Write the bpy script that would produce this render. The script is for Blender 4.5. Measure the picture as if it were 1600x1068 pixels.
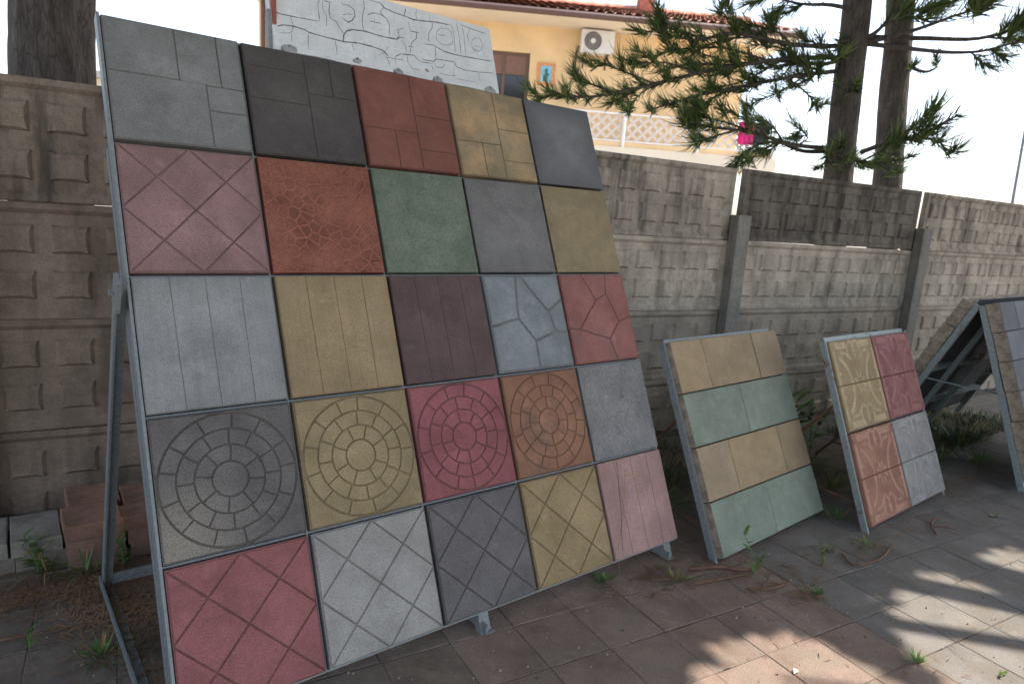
import bpy, math, random
from mathutils import Vector, Matrix, noise
R = math.radians
random.seed(7)
for o in list(bpy.data.objects): bpy.data.objects.remove(o)
SC = bpy.context.scene
COL = SC.collection

# ------------------------------------------------------------------ camera, sky, sun, exposure
H = 1.474
CX = Vector((0.78468, -0.61619, 0.06773)); CY = Vector((0.064425, 0.189733, 0.97972)); CZ = Vector((0.616544, 0.764403, -0.188577))
cam = bpy.data.cameras.new('camera'); camo = bpy.data.objects.new('camera', cam); COL.objects.link(camo)
m = Matrix(((CX.x, CY.x, -CZ.x), (CX.y, CY.y, -CZ.y), (CX.z, CY.z, -CZ.z)))
camo.matrix_world = Matrix.Translation((0, 0, H)) @ m.to_4x4()
cam.sensor_width = 36; cam.lens = 24.0; cam.clip_start = .05; cam.clip_end = 3000
cam.dof.use_dof = True; cam.dof.focus_distance = 2.35; cam.dof.aperture_fstop = 4.0
SC.camera = camo

SUN_AZ, SUN_EL = 115.0, 60.0            # azimuth clockwise from +Y
SUN = Vector((math.cos(R(SUN_EL)) * math.sin(R(SUN_AZ)), math.cos(R(SUN_EL)) * math.cos(R(SUN_AZ)), math.sin(R(SUN_EL))))
w = bpy.data.worlds.new('World'); SC.world = w; w.use_nodes = True
nt = w.node_tree; bg = nt.nodes['Background']; sky = nt.nodes.new('ShaderNodeTexSky')
sky.sky_type = 'NISHITA'; sky.sun_disc = False; sky.sun_elevation = R(SUN_EL); sky.sun_rotation = R(SUN_AZ)
sky.air_density = 1.0; sky.dust_density = 2.5; sky.ozone_density = 1.0
hz = nt.nodes.new('ShaderNodeHueSaturation'); hz.inputs['Saturation'].default_value = .75      # thin milky summer haze
nt.links.new(sky.outputs[0], hz.inputs['Color']); nt.links.new(hz.outputs[0], bg.inputs[0]); bg.inputs[1].default_value = 0.15
sl = bpy.data.lights.new('sun', 'SUN'); sl.energy = 3.2; sl.angle = R(.53); sl.color = (1, .93, .82)
so = bpy.data.objects.new('sun', sl); COL.objects.link(so); so.rotation_euler = (-SUN).to_track_quat('-Z', 'Y').to_euler()
so.location = (0, 0, 30)
SC.view_settings.view_transform = 'Standard'; SC.view_settings.look = 'None'
SC.view_settings.gamma = 1; SC.view_settings.use_curve_mapping = False
SC.view_settings.exposure = 1.62
SC.render.engine = 'CYCLES'; SC.cycles.max_bounces = 5; SC.cycles.diffuse_bounces = 3; SC.cycles.glossy_bounces = 2; SC.cycles.transmission_bounces = 2

# ------------------------------------------------------------------ helpers
def ray(px, py):
    d = CX * ((px - 800) / 1067) - CY * ((py - 534) / 1067) + CZ
    return d.normalized()
def at(px, py, D):                       # point seen at that pixel, D metres away horizontally
    d = ray(px, py); return Vector((0, 0, H)) + d * (D / math.hypot(d.x, d.y))
def proj(p):
    v = Vector(p) - Vector((0, 0, H)); z = v.dot(CZ)
    if z < .05: return None
    return 800 + 1067 * v.dot(CX) / z, 534 - 1067 * v.dot(CY) / z
def lin(c):
    return tuple((x / 255 / 12.92) if x / 255 <= .04045 else ((x / 255 + .055) / 1.055) ** 2.4 for x in c)
KALB = 1.5
def alb(c, k=None):                      # picture colour in open shade -> base colour
    q = lin(c); g = .3 * q[0] + .55 * q[1] + .15 * q[2]
    return tuple(min(.85, (x * .88 + g * .12) * h * (KALB if k is None else k)) for x, h in zip(q, (1.0, .955, .885)))

class MB:
    def __init__(s): s.v = []; s.f = []; s.mi = []
    def face(s, pts, mi=0):
        n = len(s.v); s.v += [tuple(p) for p in pts]; s.f.append(tuple(range(n, n + len(pts)))); s.mi.append(mi)
    def poly_prism(s, pb, z0, pt, z1, mi=0, bottom=False):
        n = len(s.v); k = len(pb)
        s.v += [(x, y, z0) for x, y in pb] + [(x, y, z1) for x, y in pt]
        for i in range(k):
            j = (i + 1) % k; s.f.append((n + i, n + j, n + k + j, n + k + i)); s.mi.append(mi)
        s.f.append(tuple(range(n + k, n + 2 * k))); s.mi.append(mi)
        if bottom: s.f.append(tuple(range(n + k - 1, n - 1, -1))); s.mi.append(mi)
    def box(s, a, b, mi=0, ch=0.):
        x0, y0, z0 = a; x1, y1, z1 = b
        if ch:
            sq = [(x0, y0), (x1, y0), (x1, y1), (x0, y1)]
            ins = [(x0 + ch, y0 + ch), (x1 - ch, y0 + ch), (x1 - ch, y1 - ch), (x0 + ch, y1 - ch)]
            s.poly_prism(sq, z0, sq, z1 - ch, mi, True); s.f.pop(-2); s.mi.pop(-2)
            n = len(s.v); s.v += [(x, y, z1) for x, y in ins]
            for i in range(4):
                j = (i + 1) % 4; s.f.append((n - 4 + i, n - 4 + j, n + j, n + i)); s.mi.append(mi)
            s.f.append((n, n + 1, n + 2, n + 3)); s.mi.append(mi)
        else:
            sq = [(x0, y0), (x1, y0), (x1, y1), (x0, y1)]; s.poly_prism(sq, z0, sq, z1, mi, True)
    def bar(s, p, q, wd, ht, mi=0, up=(0, 0, 1)):     # rectangular bar between two points
        p = Vector(p); q = Vector(q); d = (q - p).normalized(); u = Vector(up)
        sx = d.cross(u); 
        if sx.length < 1e-4: sx = d.cross(Vector((1, 0, 0)))
        sx.normalize(); uy = sx.cross(d).normalized(); sx *= wd / 2; uy *= ht / 2
        c = [-sx - uy, sx - uy, sx + uy, -sx + uy]; n = len(s.v)
        s.v += [tuple(p + k) for k in c] + [tuple(q + k) for k in c]
        for i in range(4):
            j = (i + 1) % 4; s.f.append((n + i, n + j, n + 4 + j, n + 4 + i)); s.mi.append(mi)
        s.f += [(n + 3, n + 2, n + 1, n), (n + 4, n + 5, n + 6, n + 7)]; s.mi += [mi, mi]
    def tube(s, pts, rad, k=6, mi=0, caps=True):
        pts = [Vector(p) for p in pts]; n0 = len(s.v); N = len(pts); ref = Vector((.31, .17, .93))
        for i, p in enumerate(pts):
            d = (pts[min(i + 1, N - 1)] - pts[max(i - 1, 0)]).normalized()
            a = d.cross(ref)
            if a.length < .1: a = d.cross(Vector((1, 0, 0)))
            a.normalize(); b = d.cross(a); r = rad[i] if isinstance(rad, (list, tuple)) else rad
            for j in range(k):
                t = 2 * math.pi * j / k; s.v.append(tuple(p + (a * math.cos(t) + b * math.sin(t)) * r))
        for i in range(N - 1):
            for j in range(k):
                A_ = n0 + i * k + j; B_ = n0 + i * k + (j + 1) % k
                s.f.append((A_, B_, B_ + k, A_ + k)); s.mi.append(mi)
        if caps:
            s.f.append(tuple(n0 + j for j in reversed(range(k)))); s.mi.append(mi)
            s.f.append(tuple(n0 + (N - 1) * k + j for j in range(k))); s.mi.append(mi)
    def mesh(s, name, mats, smooth=False):
        me = bpy.data.meshes.new(name); me.from_pydata(s.v, [], s.f)
        for m_ in (mats if isinstance(mats, (list, tuple)) else [mats]): me.materials.append(m_)
        me.polygons.foreach_set('material_index', s.mi)
        if smooth: me.polygons.foreach_set('use_smooth', [True] * len(me.polygons))
        me.update(); return me
    def build(s, name, mats, parent=None, loc=(0, 0, 0), rot=(0, 0, 0), smooth=False):
        return link(name, s.mesh(name, mats, smooth), parent, loc, rot)
def link(name, me, parent=None, loc=(0, 0, 0), rot=(0, 0, 0)):
    o = bpy.data.objects.new(name, me); COL.objects.link(o); o.parent = parent; o.location = loc; o.rotation_euler = rot; return o
def tag(o, label=None, cat=None, group=None, kind=None):
    if label: o['label'] = label
    if cat: o['category'] = cat
    if group: o['group'] = group
    if kind: o['kind'] = kind
    return o
def thing(name, loc, label, cat, group=None, rz=0.):
    o = bpy.data.objects.new(name, None); COL.objects.link(o); o.location = loc; o.rotation_euler = (0, 0, rz)
    o.empty_display_size = .1
    return tag(o, label, cat, group)

def inset(poly, d):                      # mitred inset of a ccw polygon
    n = len(poly); out = []
    for i in range(n):
        p0 = Vector(poly[i - 1]); p1 = Vector(poly[i]); p2 = Vector(poly[(i + 1) % n])
        a = (p1 - p0).normalized(); b = (p2 - p1).normalized()
        na = Vector((-a.y, a.x)); nb = Vector((-b.y, b.x)); k = 1 + na.dot(nb)
        mv = (na + nb) / max(k, .25); out.append(tuple(p1 + mv * d))
    return out
def ccw(p):
    a = sum(p[i - 1][0] * p[i][1] - p[i][0] * p[i - 1][1] for i in range(len(p)))
    return list(p) if a > 0 else list(reversed(p))
def clip(poly, a, b, c):                 # keep a*x+b*y<=c
    out = []
    for i in range(len(poly)):
        p, q = poly[i - 1], poly[i]; dp = a * p[0] + b * p[1] - c; dq = a * q[0] + b * q[1] - c
        if (dp <= 0) != (dq <= 0):
            t = dp / (dp - dq); out.append((p[0] + t * (q[0] - p[0]), p[1] + t * (q[1] - p[1])))
        if dq <= 0: out.append(q)
    return out

# ------------------------------------------------------------------ materials
class NT:
    def __init__(s, name):
        s.m = bpy.data.materials.new(name); s.m.use_nodes = True; s.t = s.m.node_tree; s.b = s.t.nodes['Principled BSDF']
        s.tc = s.t.nodes.new('ShaderNodeTexCoord')
    def n(s, ty, **kw):
        x = s.t.nodes.new('ShaderNode' + ty)
        for k, v in kw.items():
            if k.startswith('i_'):
                x.inputs[int(k[2:]) if k[2:].isdigit() else k[2:].replace('_', ' ')].default_value = v
            else: setattr(x, k, v)
        return x
    def l(s, a, b): s.t.links.new(a, b)
    def coord(s, scale=(1, 1, 1), off=(0, 0, 0), src='Object'):
        mp = s.n('Mapping'); mp.inputs['Scale'].default_value = scale; mp.inputs['Location'].default_value = off
        s.l(s.tc.outputs[src], mp.inputs[0]); return mp.outputs[0]
    def noise(s, vec, scale, detail=4, rough=.55):
        x = s.n('TexNoise'); x.inputs['Scale'].default_value = scale; x.inputs['Detail'].default_value = detail
        x.inputs['Roughness'].default_value = rough; s.l(vec, x.inputs['Vector']); return x.outputs['Fac']
    def ramp(s, fac, a, b, lo=0., hi=1.):
        x = s.n('MapRange'); x.inputs['From Min'].default_value = a; x.inputs['From Max'].default_value = b
        x.inputs['To Min'].default_value = lo; x.inputs['To Max'].default_value = hi; s.l(fac, x.inputs[0]); return x.outputs[0]
    def mix(s, fac, a, b, mode='MIX'):
        x = s.n('Mix', data_type='RGBA', blend_type=mode)
        for sock, v in ((x.inputs[0], fac), (x.inputs[6], a), (x.inputs[7], b)):
            if hasattr(v, 'is_output'): s.l(v, sock)
            elif isinstance(v, (int, float)): sock.default_value = v
            else: sock.default_value = (*v[:3], 1)
        return x.outputs[2]
    def bump(s, h, strength=.3, dist=.002, nrm=None):
        x = s.n('Bump'); x.inputs['Strength'].default_value = strength; x.inputs['Distance'].default_value = dist
        s.l(h, x.inputs['Height'])
        if nrm: s.l(nrm, x.inputs['Normal'])
        return x.outputs[0]
    def done(s, col, rough=.85, nrm=None, spec=.3):
        if hasattr(col, 'is_output'): s.l(col, s.b.inputs['Base Color'])
        else: s.b.inputs['Base Color'].default_value = (*col[:3], 1)
        if hasattr(rough, 'is_output'): s.l(rough, s.b.inputs['Roughness'])
        else: s.b.inputs['Roughness'].default_value = rough
        s.b.inputs['Specular IOR Level'].default_value = spec
        if nrm: s.l(nrm, s.b.inputs['Normal'])
        return s.m
_seed = [0]
def concrete(name, c, speck=.25, mott=.22, tint=None, tintamt=.5, grain=None, bump=.25, rough=.88, edge=0., size=.397, mscale=5., src='Object', pores=.0, corner=None):
    """cast concrete: fine sand speckle, cloudy mottling, optional second tone, wood grain, dusty border"""
    _seed[0] += 1; off = (_seed[0] * 3.17, _seed[0] * 1.31, 0)
    t = NT(name); co = t.coord(off=off, src=src)
    fine = t.noise(co, 300, 3, .75); med = t.noise(co, mscale, 5, .68); mid = t.noise(co, 75, 2, .6)
    col = t.mix(t.ramp(med, .38, .64), tuple(x * (1 - mott) for x in c), tuple(min(.9, x * (1 + mott * .7)) for x in c))
    if tint: col = t.mix(t.ramp(t.noise(co, mscale * 1.3 + .7, 5, .6), .46, .68, 0, tintamt), col, tint)
    if corner:                            # lime bloom spreading from one corner
        ds = t.n('VectorMath', operation='DISTANCE'); ds.inputs[1].default_value = (corner[0], corner[1], 0); t.l(t.tc.outputs['Object'], ds.inputs[0])
        ad = t.n('Math', operation='MULTIPLY_ADD'); ad.inputs[1].default_value = .22; t.l(med, ad.inputs[0]); t.l(ds.outputs['Value'], ad.inputs[2])
        col = t.mix(t.ramp(ad.outputs[0], .36, .12, 0, .8), col, corner[2])
    col = t.mix(t.ramp(fine, .36, .64), t.mix(1., col, (1 - speck,) * 3, 'MULTIPLY'), t.mix(1., col, (1 + speck,) * 3, 'MULTIPLY'))
    col = t.mix(t.ramp(mid, .56, .72, 0, .4), col, tuple(x * .6 for x in c)); big = t.noise(co, 11, 5, .7)
    col = t.mix(t.ramp(big,   .56, .68, 0, .42), col, tuple(min(.8, x * 1.35 + .02) for x in c))
    if pores:
        vo = t.n('TexVoronoi'); vo.inputs['Scale'].default_value = 55; t.l(co, vo.inputs['Vector'])
        col = t.mix(t.ramp(vo.outputs['Distance'], .10, .05, 0, pores), col, tuple(x * .45 for x in c))
    if edge:                              # weathering rim left by water creeping in from the border of the slab
        sep = t.n('SeparateXYZ'); t.l(t.tc.outputs['Object'], sep.inputs[0]); ds = []
        for k in (0, 1):
            a = t.n('Math', operation='SUBTRACT'); a.inputs[1].default_value = size / 2; t.l(sep.outputs[k], a.inputs[0])
            b = t.n('Math', operation='ABSOLUTE'); t.l(a.outputs[0], b.inputs[0]); ds.append(b.outputs[0])
        mx = t.n('Math', operation='MAXIMUM'); t.l(ds[0], mx.inputs[0]); t.l(ds[1], mx.inputs[1])
        ad = t.n('Math', operation='MULTIPLY_ADD'); ad.inputs[1].default_value = .16; t.l(med, ad.inputs[0]); t.l(mx.outputs[0], ad.inputs[2])
        fac = t.ramp(ad.outputs[0], .17, .285, 0, abs(edge)); k = .55 if edge > 0 else 1.6
        col = t.mix(fac, col, tuple(min(.85, x * k) for x in c))
    hgt = fine
    if grain:
        g = t.noise(t.coord((60, 2.2, 1), off), 1., 6, .7)
        col = t.mix(t.ramp(g, .52, .72, 0, .45), col, tuple(x * .66 for x in c)); 
        g2 = t.noise(t.coord((190, 3.5, 1), off), 1., 3, .6); hgt = g2
        col = t.mix(t.ramp(g2, .5, .75, 0, .3), col, tuple(min(.9, x * 1.3) for x in c))
    n1 = t.bump(hgt, bump * 1.3, .0015)
    return t.done(col, rough, n1, .25)
def plain(name, c, rough=.6, var=.15, scale=12., bump=0., metal=0., src='Object', spec=.4):
    _seed[0] += 1; t = NT(name); co = t.coord(off=(_seed[0] * 1.7, 0, 0), src=src)
    a = t.noise(co, scale, 5, .6)
    col = t.mix(t.ramp(a, .35, .65), tuple(x * (1 - var) for x in c), tuple(min(.95, x * (1 + var)) for x in c))
    t.b.inputs['Metallic'].default_value = metal
    return t.done(col, rough, t.bump(a, bump, .004) if bump else None, spec)
def rusty(name, c, rust=(.14, .05, .02), lo=.58, scale=14):
    _seed[0] += 1; t = NT(name); co = t.coord(off=(_seed[0] * 1.7, 0, 0)); a = t.noise(co, scale, 6, .7); b = t.noise(co, 90, 3, .6)
    col = t.mix(t.ramp(b, .35, .7), tuple(x * .8 for x in c), tuple(x * 1.15 for x in c))
    col = t.mix(t.ramp(a, lo, lo + .08), col, rust)
    return t.done(col, t.ramp(a, lo, lo + .08, .5, .9), t.bump(b, .15, .001), .45)

M = {}
M['steel'] = rusty('galvanised_steel', (.20, .215, .21), (.13, .075, .045), .64)
M['steel_rust'] = rusty('painted_steel_rust', (.235, .262, .25), (.16, .06, .025), .575, 9)
M['rust'] = rusty('rusty_iron', (.10, .055, .035), (.17, .07, .03), .5, 20)
M['dirt_dust'] = plain('joint_dust', alb((74, 66, 56)), .95, .25, 30)
M['soil'] = plain('soil', (.085, .066, .048), .95, .35, 6, .6)
M['leaf'] = plain('weed_leaf', (.085, .15, .035), .6, .3, 20)
M['leaf_dry'] = plain('weed_dry', (.25, .19, .07), .8, .3, 20)
M['twig'] = plain('fallen_twig', (.16, .075, .045), .8, .35, 25, .3)
M['litter'] = plain('needle_litter', (.22, .13, .07), .9, .5, 3)
M['bark_in'] = None

# ------------------------------------------------------------------ ground and paving
E1 = Vector((.98776, -.15599, 0)); E2 = Vector((.15599, .98776, 0))     # along / across the fence
YAW = math.atan2(E1.y, E1.x)
def uv(u, v, z=0.): return E1 * u + E2 * v + Vector((0, 0, z))
mb = MB(); mb.box((-900, -900, -1.2), (900, 900, -.075))
tag(mb.build('ground', plain('pale_bounce_yard', (.42, .38, .33), .95, .15, .5, .3)), kind='structure')  # yard toned pale so sunlight bounces onto the house wall
mb = MB(); mb.box((-3.2, -4.5, -.074), (11, 3.55, -.0022))
pav = tag(mb.build('pavement', plain('joint_sand', (.085, .073, .06), .95, .4, 8, .4), rot=(0, 0, YAW)), kind='structure')
redp = [concrete('paver_red_%d' % i, alb(c), .42, .28, alb((104, 98, 90)), .75, bump=.9, mscale=3.2, pores=.5) for i, c in enumerate([(110, 94, 87), (108, 92, 85), (112, 96, 88)])]
gryp = [concrete('paver_grey_%d' % i, alb(c), .36, .22, alb((92, 84, 76)), .6, bump=.9, mscale=3.2, pores=.3) for i, c in enumerate([(95, 92, 91), (93, 91, 90), (97, 94, 92)])]
brnp = [concrete('paver_brown_%d' % i, alb(c), .36, .3, alb((76, 65, 56)), .7, bump=.9, mscale=3., pores=.3) for i, c in enumerate([(100, 91, 84), (98, 88, 82), (102, 92, 84)])]
PM = {}
def paver_mesh(kind, i):
    key = (kind, i)
    if key not in PM:
        rr = random.Random(i * 7 + 3); mb = MB(); hs = .1240
        sq = []
        for (sx, sy) in ((-1, -1), (1, -1), (1, 1), (-1, 1)):
            nx = 3
            sq.append((sx * hs, sy * hs))
        # slightly chipped outline
        out = []
        for k in range(4):
            a = Vector(sq[k]); b = Vector(sq[(k + 1) % 4])
            for t in (0, .27, .5, .76):
                p = a.lerp(b, t) * (1 - rr.random() * .011); out.append(tuple(p))
        mb.poly_prism(out, -.06, out, -.002); n = len(mb.v)
        mb.f.pop(); mb.mi.pop(); ins = inset(out, .0025); k = len(out)
        mb.v += [(x, y, 0.) for x, y in ins]
        for a in range(k):
            b = (a + 1) % k; mb.f.append((n - k + a, n - k + b, n + b, n + a)); mb.mi.append(0)
        mb.f.append(tuple(range(n, n + k))); mb.mi.append(0)
        PM[key] = mb.mesh('paver', {'r': redp, 'g': gryp, 'b': brnp}[kind][i % 3])
    return PM[key]
cells = []
rp = random.Random(5)
for iu in range(-18, 40):
    for iv in range(-18, 13):
        u = 1.43 + .249 * (iu + .5); v = .15 + .25 * (iv + .5)
        if v > 3.35 or u < -3 or u > 10.5: continue
        p = uv(u, v); q = proj(p); kind = 'g' if iu >= 4 else ('b' if iu < -2 else 'r')
        if kind == 'r' and rp.random() < .07: kind = 'b'
        vis = q is not None and -60 < q[0] < 1660 and -60 < q[1] < 1130
        cells.append((not vis, p.length, u, v, kind))
cells.sort()
rest = MB(); mats_rest = redp + gryp + brnp
for i, (nv, d, u, v, kind) in enumerate(cells):
    jz = rp.uniform(-.0012, .0012); tx = rp.uniform(-.005, .005); ty = rp.uniform(-.005, .005); tz = rp.uniform(-.012, .012)
    if i < 290 and not nv:
        link('paver', paver_mesh(kind, rp.randrange(6)), pav, (u + rp.uniform(-.0015, .0015), v + rp.uniform(-.0015, .0015), jz), (tx, ty, tz + rp.randrange(4) * math.pi / 2))
    else:
        rest.box((u - .1225, v - .1225, -.06), (u + .1225, v + .1225, jz), {'r': 0, 'g': 3, 'b': 6}[kind] + rp.randrange(3), .004)
tag(rest.build('paver_field', mats_rest, pav), kind='stuff')

# ------------------------------------------------------------------ precast concrete fence
def fence_mat(name, c, dark, lichen):
    _seed[0] += 1; t = NT(name); co = t.coord(off=(_seed[0] * 2.3, 0, 0))
    oi = t.n('ObjectInfo'); ad = t.n('VectorMath', operation='ADD'); sc = t.n('VectorMath', operation='SCALE'); sc.inputs['Scale'].default_value = 17.
    cb = t.n('CombineXYZ'); t.l(oi.outputs['Random'], cb.inputs[0]); t.l(cb.outputs[0], sc.inputs[0]); t.l(co, ad.inputs[0]); t.l(sc.outputs[0], ad.inputs[1]); co = ad.outputs[0]
    fine = t.noise(co, 300, 1, .6); med = t.noise(co, 3.2, 4, .68); mid = t.noise(co, 38, 3, .65)
    mp = t.n('Mapping'); mp.inputs['Scale'].default_value = (9, 9, 1.1); t.l(co, mp.inputs[0]); drip = t.noise(mp.outputs[0], 1., 4, .65)
    col = t.mix(t.ramp(med, .36, .66), tuple(x * .72 for x in c), tuple(x * 1.15 for x in c))
    col = t.mix(t.ramp(mid, .4, .68, 0, .5), col, tuple(x * .7 for x in c))
    col = t.mix(t.ramp(drip, .47, .66, 0, dark), col, (.034, .030, .026))
    col = t.mix(t.ramp(t.noise(co, 5.5, 6, .7), .50, .70, 0, lichen), col, (.045, .04, .033))
    col = t.mix(t.ramp(t.noise(co, 2.1, 4, .6), .62, .74, 0, .35), col, (.16, .115, .06))
    col = t.mix(t.ramp(fine, .35, .68), t.mix(1., col, (.8,) * 3, 'MULTIPLY'), t.mix(1., col, (1.2,) * 3, 'MULTIPLY'))
    vo = t.n('TexVoronoi'); vo.inputs['Scale'].default_value = 60; t.l(co, vo.inputs['Vector'])
    col = t.mix(t.ramp(vo.outputs['Distance'], .12, .05, 0, .6), col, (.035, .03, .027))
    n1 = t.bump(mid, .6, .004)
    return t.done(col, .92, n1, .2)
FM_top = fence_mat('fence_concrete_weathered', alb((96, 90, 84), 1.55), .8, .85)
FM_tpl = fence_mat('fence_concrete_streaked', alb((124, 116, 107), 2.1), .7, .6)
FM_mid = fence_mat('fence_concrete', alb((128, 120, 110), 2.3), .45, .35)
FM_low = fence_mat('fence_concrete_low', alb((122, 114, 104), 2.3), .3, .2)
FM_brn = fence_mat('fence_concrete_brown', alb((104, 91, 80), 2.2), .35, .25)
FM_brt = fence_mat('fence_concrete_brown_top', alb((104, 92, 81), 2.2), .7, .6)
FM_post = fence_mat('fence_post_concrete', alb((106, 103, 99), 1.8), .35, .3)
fence = thing('concrete_fence', uv(0, 3.516), 'weathered precast concrete panel fence with rows of raised square pads', 'fence', rz=YAW)
PW, PH = 2.05, .4985
def panel_mesh(mat):
    mb = MB(); d = .045        # local x along, z up, front faces -y ; built in (x,z) with depth -y
    def ring(poly0, y0, poly1, y1):
        k = len(poly0)
        for i in range(k):
            j = (i + 1) % k
            mb.face([(poly0[i][0], y0, poly0[i][1]), (poly0[j][0], y0, poly0[j][1]), (poly1[j][0], y1, poly1[j][1]), (poly1[i][0], y1, poly1[i][1])])
    def rect(m_): return [(m_, m_), (PW - m_, m_), (PW - m_, PH - m_), (m_, PH - m_)]
    fr = 0.
    ring(rect(0), d, rect(0), fr + .006); ring(rect(0), fr + .006, rect(.006), fr); ring(rect(.006), fr, rect(.026), fr); ring(rect(.026), fr, rect(.046), .016)
    mb.face([(x, d, z) for x, z in reversed(rect(0))])
    # recessed field with openings for the pads
    xs = [.046]; zs = [.046]; n = 10; pitch = (PW - .092) / n; pw = .138; ph = .122
    pads = []
    for i in range(n):
        for zc in (.152, .347):
            cx = .046 + pitch * (i + .5); pads.append((cx - pw / 2, cx + pw / 2, zc - ph / 2, zc + ph / 2))
    X = sorted({.046, PW - .046} | {p for q in pads for p in q[:2]}); Z = sorted({.046, PH - .046} | {p for q in pads for p in q[2:]})
    ps = {(round(p[0], 5), round(p[2], 5)) for p in pads}
    for i in range(len(X) - 1):
        for j in range(len(Z) - 1):
            if (round(X[i], 5), round(Z[j], 5)) in ps: continue
            mb.face([(X[i], .016, Z[j]), (X[i + 1], .016, Z[j]), (X[i + 1], .016, Z[j + 1]), (X[i], .016, Z[j + 1])])
    for x0, x1, z0, z1 in pads:      # pillowed pads, corners drawn out
        o = [(x0, z0), (x1, z0), (x1, z1), (x0, z1)]; cx, cz = (x0 + x1) / 2, (z0 + z1) / 2
        oct0 = []; oct1 = []
        for k in range(4):
            a = o[k]; b = o[(k + 1) % 4]
            oct0 += [a, (a[0] * .8 + b[0] * .2, a[1] * .8 + b[1] * .2), (a[0] * .2 + b[0] * .8, a[1] * .2 + b[1] * .8)]
        for k, p in enumerate(oct0):
            f = .92 if k % 3 == 0 else .78
            oct1.append((cx + (p[0] - cx) * f, cz + (p[1] - cz) * f))
        # waist the long sides a little so the corners flare
        ring(oct0, .016, oct1, .001); mb.face([(x, .001, z) for x, z in oct1])
    return mb.mesh('panel', mat)
PMS = {k: panel_mesh(v) for k, v in dict(tpl=FM_tpl, top=FM_top, mid=FM_mid, low=FM_low, brn=FM_brn, brt=FM_brt).items()}
def u_of(x): return x / E1.x           # world x on the fence line -> fence coordinate (close enough)
post_u = [v - .555 for v in (-4.23, -2.09, -.03, 2.15, 4.335, 6.56, 8.75, 10.95, 13.1, 15.25)]
# fence origin: u measured from x=0 on the line
for i in range(len(post_u) - 1):
    a, b = post_u[i], post_u[i + 1]
    for r in range(4):
        left = i <= 2
        k = ('brt' if r == 3 else 'brn') if left else (('top' if i == 4 else 'tpl') if r == 3 else ('mid' if r == 2 else 'low'))
        rr = random.Random(i * 11 + r)
        o = link('panel', PMS[k], fence, (a + (b - a - PW) / 2 + rr.uniform(-.008, .008), rr.uniform(-.006, .006), -.125 + .4992 * r), (rr.uniform(-.006, .006) + (.012 if r == 3 else 0), rr.uniform(-.003, .003), rr.uniform(-.004, .004)))
        sx = (b - a - .055) / PW if r < 3 else (b - a - .085) / PW
        o.scale = (sx, 1, 1); o.location.x = a + (b - a) / 2 - PW * sx / 2 + rr.uniform(-.006, .006)
mb = MB(); prof = [(-.062, -.085), (.062, -.085), (.062, -.012), (.03, -.012), (.03, .055), (.062, .055), (.062, .10), (-.062, .10), (-.062, .055), (-.03, .055), (-.03, -.012), (-.062, -.012)]
prof = ccw(prof); mb.poly_prism(prof, -.4, prof, 1.555)
post_me = mb.mesh('post', FM_post)
for i, u in enumerate(post_u):
    link('post', post_me, fence, (u, .0, random.Random(i).uniform(-.012, .012)), (random.Random(i + 5).uniform(-.01, .01), 0, 0))

# ------------------------------------------------------------------ tile relief
TS = .397
def unit(ps): return [ccw([(x * TS, (1 - y) * TS) for x, y in p]) for p in ps]     # picture order: y down
def rects(rs): return unit([[(a, c), (b, c), (b, d), (a, d)] for a, b, c, d in rs])
SQ = [(0, 0), (1, 0), (1, 1), (0, 1)]
def diamonds():
    out = []
    for i in range(4):
        for j in range(-2, 2):
            p = clip(clip(clip(clip(SQ, 1, 1, (i + 1) / 2), -1, -1, -i / 2), 1, -1, (j + 1) / 2), -1, 1, -j / 2)
            if len(p) >= 3: out.append(p)
    return unit(out)
def circles(rot):
    out = []; c = (.5, .5)
    def pt(r, a): return (.5 + r * math.cos(a), .5 + r * math.sin(a))
    radii = [.128, .248, .366, .482]
    out.append([pt(radii[0], 2 * math.pi * k / 32) for k in range(32)])
    for q, nseg in ((0, 8), (1, 12), (2, 13)):
        rr = random.Random(q + 3); ang = [rot + q * .37 + 2 * math.pi * (k + rr.uniform(-.1, .1)) / nseg for k in range(nseg)]
        for k in range(nseg):
            a, b = ang[k], ang[(k + 1) % nseg] + (2 * math.pi if k == nseg - 1 else 0); st = 5
            out.append([pt(radii[q + 1], a + (b - a) * s / st) for s in range(st + 1)] + [pt(radii[q], b - (b - a) * s / st) for s in range(st + 1)])
    for k in range(4):                       # the four spandrels
        a = math.pi / 2 * k; cn = [(1, 1), (0, 1), (0, 0), (1, 0)][k]; ar = [pt(.486, a + R(78 - 66 * s / 12)) for s in range(13)]
        e0 = [ar[-1], ar[0]]; pe = lambda q: (round(q[0]) if abs(q[0] - .5) > abs(q[1] - .5) else q[0], round(q[1]) if abs(q[1] - .5) > abs(q[0] - .5) else q[1])
        out.append([pe(ar[-1]), cn, pe(ar[0])] + ar)
    return unit(out)
def voronoi(n, seed, asp=1.):
    rr = random.Random(seed); pts = []
    while len(pts) < n:
        c = max(((rr.random(), rr.random()) for _ in range(12)), key=lambda p: min([((p[0] - q[0]) * asp) ** 2 + (p[1] - q[1]) ** 2 for q in pts] or [1]))
        pts.append(c)
    out = []
    for p in pts:
        c = SQ
        for q in sorted(pts, key=lambda q: (p[0] - q[0]) ** 2 + (p[1] - q[1]) ** 2)[1:22]:
            a, b = q[0] - p[0], q[1] - p[1]; c = clip(c, a, b, (q[0] ** 2 + q[1] ** 2 - p[0] ** 2 - p[1] ** 2) / 2)
        if len(c) > 2: out.append(c)
    return unit(out)
ASH_A = rects([(0, .5, 0, .45), (.5, .82, 0, .46), (.82, 1, 0, .46), (0, .7, .45, 1), (.7, 1, .46, .68), (.7, 1, .68, 1)])
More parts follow.
